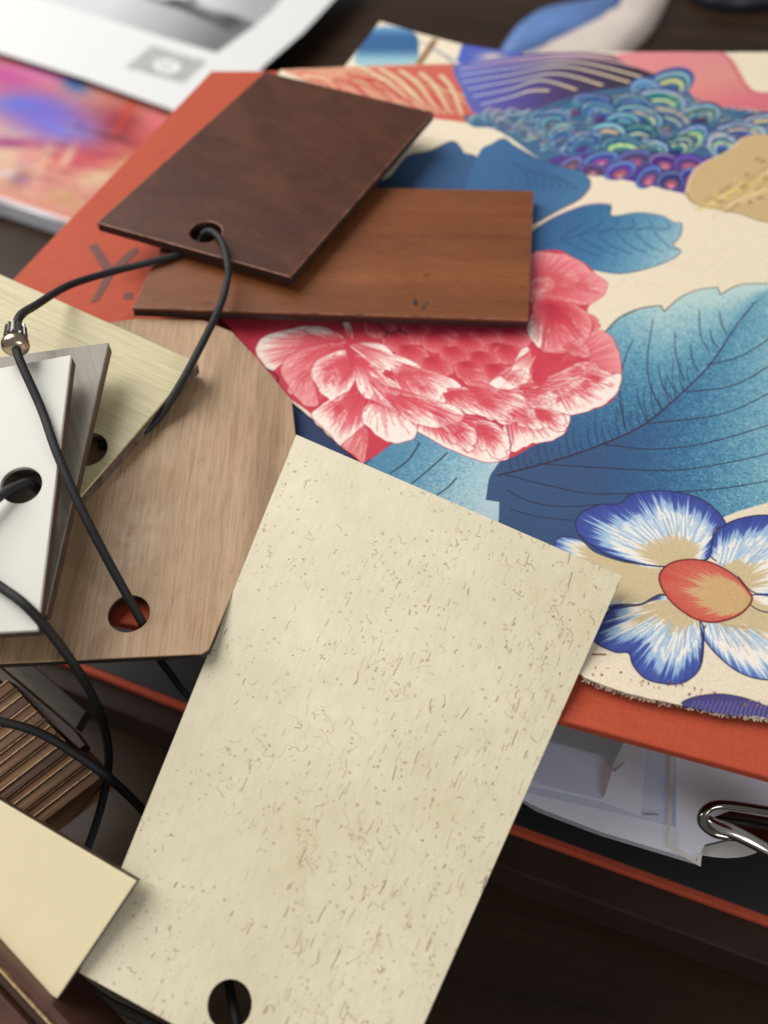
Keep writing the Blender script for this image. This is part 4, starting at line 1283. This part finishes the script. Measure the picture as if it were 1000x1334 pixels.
def big_plate():
    px = [(103, 1267), (488, 1479), (810, 750), (386, 566)]
    q = [pl_big.hit(u, v) for u, v in px]
    M = frame_of(q, pl_big.n)
    inv = M.inverted()
    # flecks drawn in the plate's own plane, along its length
    lq = [inv @ Vector(p) for p in q]
    x0, x1 = min(p.x for p in lq) - .002, max(p.x for p in lq) + .002
    y0, y1 = min(p.y for p in lq) - .002, max(p.y for p in lq) + .002
    s = .00011
    W_, H_ = int((x1 - x0) / s), int((y1 - y0) / s)
    a = np.zeros((H_, W_, 3), np.float32)
    a[:] = (216, 205, 175)
    g = np.random.default_rng(12)

    def field(n, st=1.0):
        k = g.random((n + 2, int(n * W_ / H_ * st) + 2))
        ys, xs = np.linspace(0, k.shape[0] - 1.01, H_), np.linspace(0, k.shape[1] - 1.01, W_)
        yi, xi = ys.astype(int), xs.astype(int)
        fy, fx = (ys - yi)[:, None], (xs - xi)[None]
        fy, fx = fy * fy * (3 - 2 * fy), fx * fx * (3 - 2 * fx)
        return k[yi][:, xi] * (1 - fy) * (1 - fx) + k[yi + 1][:, xi] * fy * (1 - fx) + k[yi][:, xi + 1] * (1 - fy) * fx + k[yi + 1][:, xi + 1] * fy * fx
    f = .5 * field(5) + .3 * field(14) + .2 * field(40)
    a += ((f - .5) * 22)[..., None] * np.array([1, 1, 1.3])
    a += ((field(60, 4) - .5) * 7)[..., None]
    dens = .18 + .3 * field(4) + .38 * field(10) + np.linspace(-.10, .13, W_)[None]

    def stroke(pts, wd, col, al):
        pts = np.array(pts)
        lo = np.maximum(np.floor(pts.min(0) - wd - 2).astype(int), 0)
        hi = np.minimum(np.ceil(pts.max(0) + wd + 2).astype(int), (W_, H_))
        if (hi <= lo).any():
            return
        yy, xx = np.mgrid[lo[1]:hi[1], lo[0]:hi[0]]
        m = np.zeros(xx.shape)
        for i in range(len(pts) - 1):
            p, e = pts[i], pts[i + 1] - pts[i]
            L2 = max(e @ e, 1e-6)
            t = np.clip(((xx - p[0]) * e[0] + (yy - p[1]) * e[1]) / L2, 0, 1)
            d = np.hypot(xx - p[0] - t * e[0], yy - p[1] - t * e[1])
            m = np.maximum(m, np.clip(wd + .5 - d, 0, 1))
        r = a[lo[1]:hi[1], lo[0]:hi[0]]
        r += (np.array(col) - r) * (m * al)[..., None]
    # along the plate's length = local y
    for i in range(3600):
        x, y = g.random() * W_, g.random() * H_
        side = x / W_
        dn = dens[int(y) % H_, int(x) % W_]
        if dn < .34 + .25 * g.random():
            continue
        kind = g.random()
        col = [(92, 54, 28), (110, 66, 36), (134, 90, 52), (104, 80, 60), (62, 36, 20)][int(g.integers(5))]
        al = .4 + .6 * g.random()
        if kind < .28 + .34 * side:       # grain dashes
            L = (3 + 30 * g.random() ** 4) * (.4 + side)
            dx = g.standard_normal() * 1.2
            stroke([(x, y), (x + dx, y + L * .5), (x + dx + g.standard_normal() * 1.3, y + L)], .15 + .75 * g.random() ** 3, col, al)
        elif kind < .8:      # specks
            stroke([(x, y), (x + g.standard_normal() * 1.8, y + 2.5 * g.random())], .15 + .85 * g.random() ** 2.5, col, al)
        elif kind < .86:                # curly scratches
            th = g.random() * 6.28
            q_ = [(x, y)]
            for k in range(int(4 + g.integers(7))):
                th += g.standard_normal() * .7
                q_.append((q_[-1][0] + 3.4 * math.cos(th), q_[-1][1] + 3.4 * math.sin(th)))
            stroke(q_, .3 + .3 * g.random(), col, al * .8)
        elif kind < .945:
            stroke([(x, y), (x + 1, y)], 3.0, (150, 130, 92), .45)
    for i in range(55):
        x, y = W_ * (.45 + .55 * g.random()), H_ * g.random()
        L = 10 + 26 * g.random()
        stroke([(x, y), (x + g.standard_normal() * 2, y + L * .5), (x + g.standard_normal() * 3, y + L)], .25 + .6 * g.random(), (112, 66, 34), .35 + .45 * g.random())
        if g.random() < .4:
            stroke([(x + 3, y + 4), (x + 4, y + 10)], .8, (70, 44, 26), .6)
    # three wandering scratch clusters
    for (cx_, cy_) in ((.62, .38), (.55, .3), (.70, .12), (.42, .52), (.55, .62), (.3, .42)):
        for k in range(9):
            x, y = W_ * cx_ + g.standard_normal() * 34, H_ * cy_ + g.standard_normal() * 20
            th = .3 * g.standard_normal() + (0 if g.random() < .6 else 1.2)
            q_ = [(x, y)]
            for j in range(int(6 + g.integers(9))):
                th += g.standard_normal() * .45
                q_.append((q_[-1][0] + 3.6 * math.cos(th), q_[-1][1] + 3.6 * math.sin(th)))
            stroke(q_, .4, (124, 90, 58), .5)
    im = bpy.data.images.new('fleck_print', W_, H_, alpha=False)
    out = np.ones((H_, W_, 4), np.float32)
    out[..., :3] = np.clip(a / 255, 0, 1)
    im.pixels.foreach_set(out.ravel())
    im.pack()
    m = printed('flecked_cream_veneer', im, .42, spec=.5)
    nt_ = m.node_tree
    tx = [n for n in nt_.nodes if n.type == 'TEX_IMAGE'][0]
    add_bump(nt_, nt_.nodes['Principled BSDF'], tx.outputs[0], .5, .00025)
    hole = [(pl_big.hit(299, 1309), .0)]
    c = pl_big.hit(299, 1309)
    r = np.linalg.norm(pl_big.hit(328, 1309) - c)
    hole = [(c, float(r))]
    e = bpy.data.objects.new('sample_plate', None)
    e.empty_display_size = .01
    link(e)
    e.matrix_basis = M
    tag(e, 'big pale cream plate with brown flecks and a round hole, in the foreground centre', 'sample')
    fo = slab('face_layer', q, pl_big.n, .0005, m, e, hole, .00012, M=M)
    while fo.data.uv_layers:
        fo.data.uv_layers.remove(fo.data.uv_layers[0])
    uvl = fo.data.uv_layers.new(name='UVMap')
    for lp in fo.data.loops:
        co = fo.data.vertices[lp.vertex_index].co
        uvl.data[lp.index].uv = ((co.x - x0) / (W_ * s), (co.y - y0) / (H_ * s))
    slab('core', q, pl_big.n, .0022, M_core, e, hole, .0002, top=.0005, inset=.0003, M=M)


big_plate()

# lower left: cream plate on top, brown plates below the frame corner
pl_cr = Plane(pl_big.hit(177, 1148) + np.array([0, 0, .006]), (-.12, -.34, .9))
plate('plain ivory laminate plate overlapping the big flecked plate at the lower left', [(-110, 978), (177, 1148), (74, 1301), (-230, 1130)], pl_cr, .0030, M_cream, M_umber, face=.0008)
M_line = plain('pale_veneer_line', (190, 158, 116), .55, .5, 700)
M_walnut = wood('dark_walnut_edge', (52, 34, 24), (72, 48, 34), (96, 66, 46), rough=.5, coarse=90, fine=1500, stretch=.06)
labs = ['dark brown plate edge lying over the ivory plate at the bottom left corner', 'thin lighter plate edge, second from the ivory plate in the bottom left corner', 'dark plate edge, third from the ivory plate in the bottom left corner', 'outermost brown plate at the very bottom left corner of the picture']
M_redbrown = plain('red_brown_edge', (84, 54, 44), .45, .3, 200, bump=.0001)
off = 0
for i, (wd, mt, dz) in enumerate(((13, M_redbrown, 0), (4, M_line, -.0012), (9, M_walnut, -.003), (34, M_redbrown, -.0015))):
    pl_ = Plane(pl_cr.hit(30, 1262) + np.array([0, 0, .0035 + dz]), (-.05, -.3, .95))
    nx, ny = -.735, .678
    a0, a1 = np.array((-120, 1106.)), np.array((178, 1430.))
    q = [pl_.hit(*p) for p in (a0 + off * np.array((nx, ny)), a1 + off * np.array((nx, ny)), a1 + (off + wd) * np.array((nx, ny)), a0 + (off + wd) * np.array((nx, ny)))]
    o = slab('sample_plate', q, pl_.n, .02, mt, None, bevel=.0003)
    tag(o, labs[i], 'sample', 'brown plates in the bottom left corner')
    off += wd + (4, 1, 8, 0)[i]

# plates standing on edge at the left, and the striped bundle below them
def standing(px, z, n, mat, label, group, depth=.03, face=None):
    pl_ = plane(px[0][0], px[0][1], z, n)
    q = [pl_.hit(u, v) for u, v in px]
    o = slab('sample_plate', q, pl_.n, depth, mat, None, bevel=.0003)
    return tag(o, label, 'sample', group)


M_grey = wood('grey_brown_edge', (70, 62, 52), (88, 79, 66), (106, 96, 80), rough=.6, coarse=120, fine=1500, stretch=.1)
zs = .062
standing([(-120, 718), (0, 828), (113, 926), (99, 949), (0, 866), (-120, 762)], zs, (0, -.1, 1), M_grey, 'thick grey-brown plate standing on its edge below the white plate', 'plates standing on edge', .005)
standing([(-120, 766), (0, 868), (98, 951), (112, 970), (104, 976), (0, 886), (-120, 790)], zs - .003, (0, -.1, 1), M_walnut, 'thin dark brown plate behind the grey-brown edge, next to the striped bundle', 'plates standing on edge', .005)
words = ['lowest', 'second', 'third', 'fourth', 'fifth', 'sixth', 'seventh', 'eighth', 'ninth', 'tenth', 'eleventh', 'twelfth', 'thirteenth']
e2 = np.array([-.70, -.74])
e1 = np.array([-104.0, 80.0])
M_str = [wood('stripe_edge_%s' % nm, *c3, rough=.55, coarse=200, fine=2200, stretch=.04, pores=1.0, bump=.0004) for nm, c3 in (('brown', ((80, 50, 28), (124, 84, 50), (168, 122, 78))), ('umber', ((60, 38, 24), (96, 64, 40), (140, 100, 64))), ('tan', ((84, 58, 34), (122, 90, 56), (166, 132, 90))))]
start = np.array([131.0, 1014.0])
for i in range(13):
    wdt = [14, 11, 15, 9, 13, 12, 14, 10, 13, 12, 14, 11, 13][i]
    a = start.copy()
    b = a + e1 * 1.9
    c_ = b + e2 * (wdt - 1.0)
    d = a + e2 * (wdt - 1.0)
    pl_ = plane(131, 1014, zs - .008, (.12, -.25, 1))
    q = [pl_.hit(*p) for p in (a, b, c_, d)]
    e = bpy.data.objects.new('sample_plate', None)
    e.empty_display_size = .01
    link(e)
    Mx = frame_of(q, pl_.n)
    e.matrix_basis = Mx
    tag(e, '%s brown plate from the lower right end of the striped bundle' % words[i], 'sample', 'plates in the striped bundle')
    jog = (0, .0012, .0003, .0009, 0, .0011, .0002, .0008, .0001, .0006, .0002, .001, 0)[i]
    slab('core', q, pl_.n, .03, M_str[i % 3], e, (), .0002, top=jog + .0004, M=Mx)
    # pale face veneer showing as a line
    q2 = [pl_.hit(*p) for p in (d, c_, c_ + e2 * 1.7, d + e2 * 1.7)]
    slab('face_layer', q2, pl_.n, .03, M_line, e, (), .00005, top=jog, M=frame_of(q2, pl_.n))
    start += e2 * (wdt + 1.0)

# ------------------------------------------------------------------ cords
def cord(label, pts, r=.00115, parent=None):
    o = tube('elastic_cord', pts, r, M_cord, None)
    return tag(o, label, 'cord', 'black elastic cords')


def Z(pln, u, v, dz=0):
    return pln.hit(u, v) + np.array([0, 0, dz])


rc = .0011
zo = H + .006
c1 = [Z(pl_dark, 262, 306, -.006), Z(pl_dark, 264, 303, -.001), Z(pl_dark, 276, 306, .0013), Z(pl_dark, 290, 322, .0022), Z(pl_dark, 298, 352, .0022), Z(pl_med, 300, 385, .006), Z(pl_tan, 293, 430, .0095), Z(pl_tan, 271, 480, .0100), Z(pl_tan, 240, 522, .0065), Z(pl_tan, 206, 554, .0022), Z(pl_tan, 172, 574, .0014), Z(pl_tan, 130, 585, .0014)]
cord('black cord looping from the hole of the dark brown plate down under the olive plate', c1, rc)
tog = Z(pl_wh, 29, 456, .0045)
c2 = [Z(pl_med, 276, 308, .0012), Z(pl_med, 236, 334, .0012), Z(pl_med, 196, 347, .0016), P(150, 353, H + .014), P(92, 371, H + .020), P(48, 397, H + .030), tog + np.array([-.0006, .007, .0003]), tog, tog + np.array([.0022, -.0065, -.0003]), Z(pl_wh, 58, 540, .0022), Z(pl_wh, 76, 592, .0018), Z(pl_wh, 100, 650, -.001), P(138, 725, H + .018), P(172, 787, H + .009), Z(pl_tan, 186, 812, -.004)]
cord('black cord running through the metal bead down into the tan plate hole', c2, rc)
c3 = [Z(pl_wh, 40, 618, -.008), Z(pl_wh, 38, 626, -.001), Z(pl_wh, 26, 638, .0015), Z(pl_wh, 8, 655, .003), Z(pl_wh, -30, 700, .004), Z(pl_wh, -70, 790, .006)]
cord('short black cord coming out of the white plate hole to the left', c3, rc)
c4 = [Z(pl_wh, -60, 728, .002), Z(pl_wh, 0, 766, .0018), Z(pl_wh, 46, 802, .0016), P(98, 868, .094), P(130, 928, .066), P(142, 985, .052), P(134, 1042, .040), P(116, 1100, .028), P(90, 1160, .015)]
cord('black cord curving down over the white plate corner into the dark gap', c4, rc)
c5 = [P(-60, 932, .082), P(0, 940, .080), P(52, 955, .077), P(104, 986, .071), P(150, 1020, .064), P(190, 1060, .045), P(230, 1110, .02)]
cord('black cord crossing over the striped bundle', c5, rc)
cord('black cord hanging below the tan plate front edge', [Z(pl_tan, 190, 812, -.010), P(203, 850, .060), P(222, 878, .050), P(246, 908, .036), P(300, 960, .02)], rc * .9)
cord('black cord at the bottom under the corner of the big flecked plate', [P(60, 1230, .020), P(98, 1272, .026), P(138, 1304, .028), P(190, 1330, .026), P(260, 1370, .020), P(330, 1420, .01)], rc * 1.1)
cb = pl_big.hit(299, 1309)
cord('black cord seen through the hole of the big flecked plate', [cb + np.array(v) for v in ((.006, -.030, -.030), (.002, -.008, -.009), (-.001, .002, -.008), (-.006, .014, -.016), (-.01, .02, -.03))], rc)

# cord bead: ribbed steel barrel with a brass ring
bead = empty('cord_bead', tuple(tog), 'small ribbed steel and brass bead on the cord above the white plate', 'bead')
A = np.array(c2[6])
D = np.array(c2[8])
ax = (D - A) / np.linalg.norm(D - A)
s1 = np.cross(ax, [0, 0, 1.0])
s1 /= np.linalg.norm(s1)
s2 = np.cross(ax, s1)


def lathe(name, prof, mat, parent, ribs=0):
    n = 64
    V, Fc = [], []
    for (t, r) in prof:
        for k in range(n):
            th = 2 * math.pi * k / n
            rr = r * (1 + (.12 * (1 if math.cos(ribs * th) > 0 else -1) if ribs else 0))
            V.append(tog + ax * t + rr * (math.cos(th) * s1 + math.sin(th) * s2))
    for i in range(len(prof) - 1):
        for k in range(n):
            j = (k + 1) % n
            Fc.append((i * n + k, (i + 1) * n + k, (i + 1) * n + j, i * n + j))
    Fc.append(tuple(range(n)))
    Fc.append(tuple(reversed(range((len(prof) - 1) * n, len(prof) * n))))
    return mesh_obj(name, V, Fc, mat, parent, smooth=not ribs)


lathe('ribbed_barrel', [(-.0036, .0018), (-.0034, .0023), (.0002, .0026), (.0006, .0022)], M_steel, bead, 11)
lathe('brass_ring', [(.0006, .0018), (.0009, .0026), (.0016, .0032), (.0026, .0034), (.0036, .0032), (.0043, .0025), (.0047, .0015)], M_brass, bead)
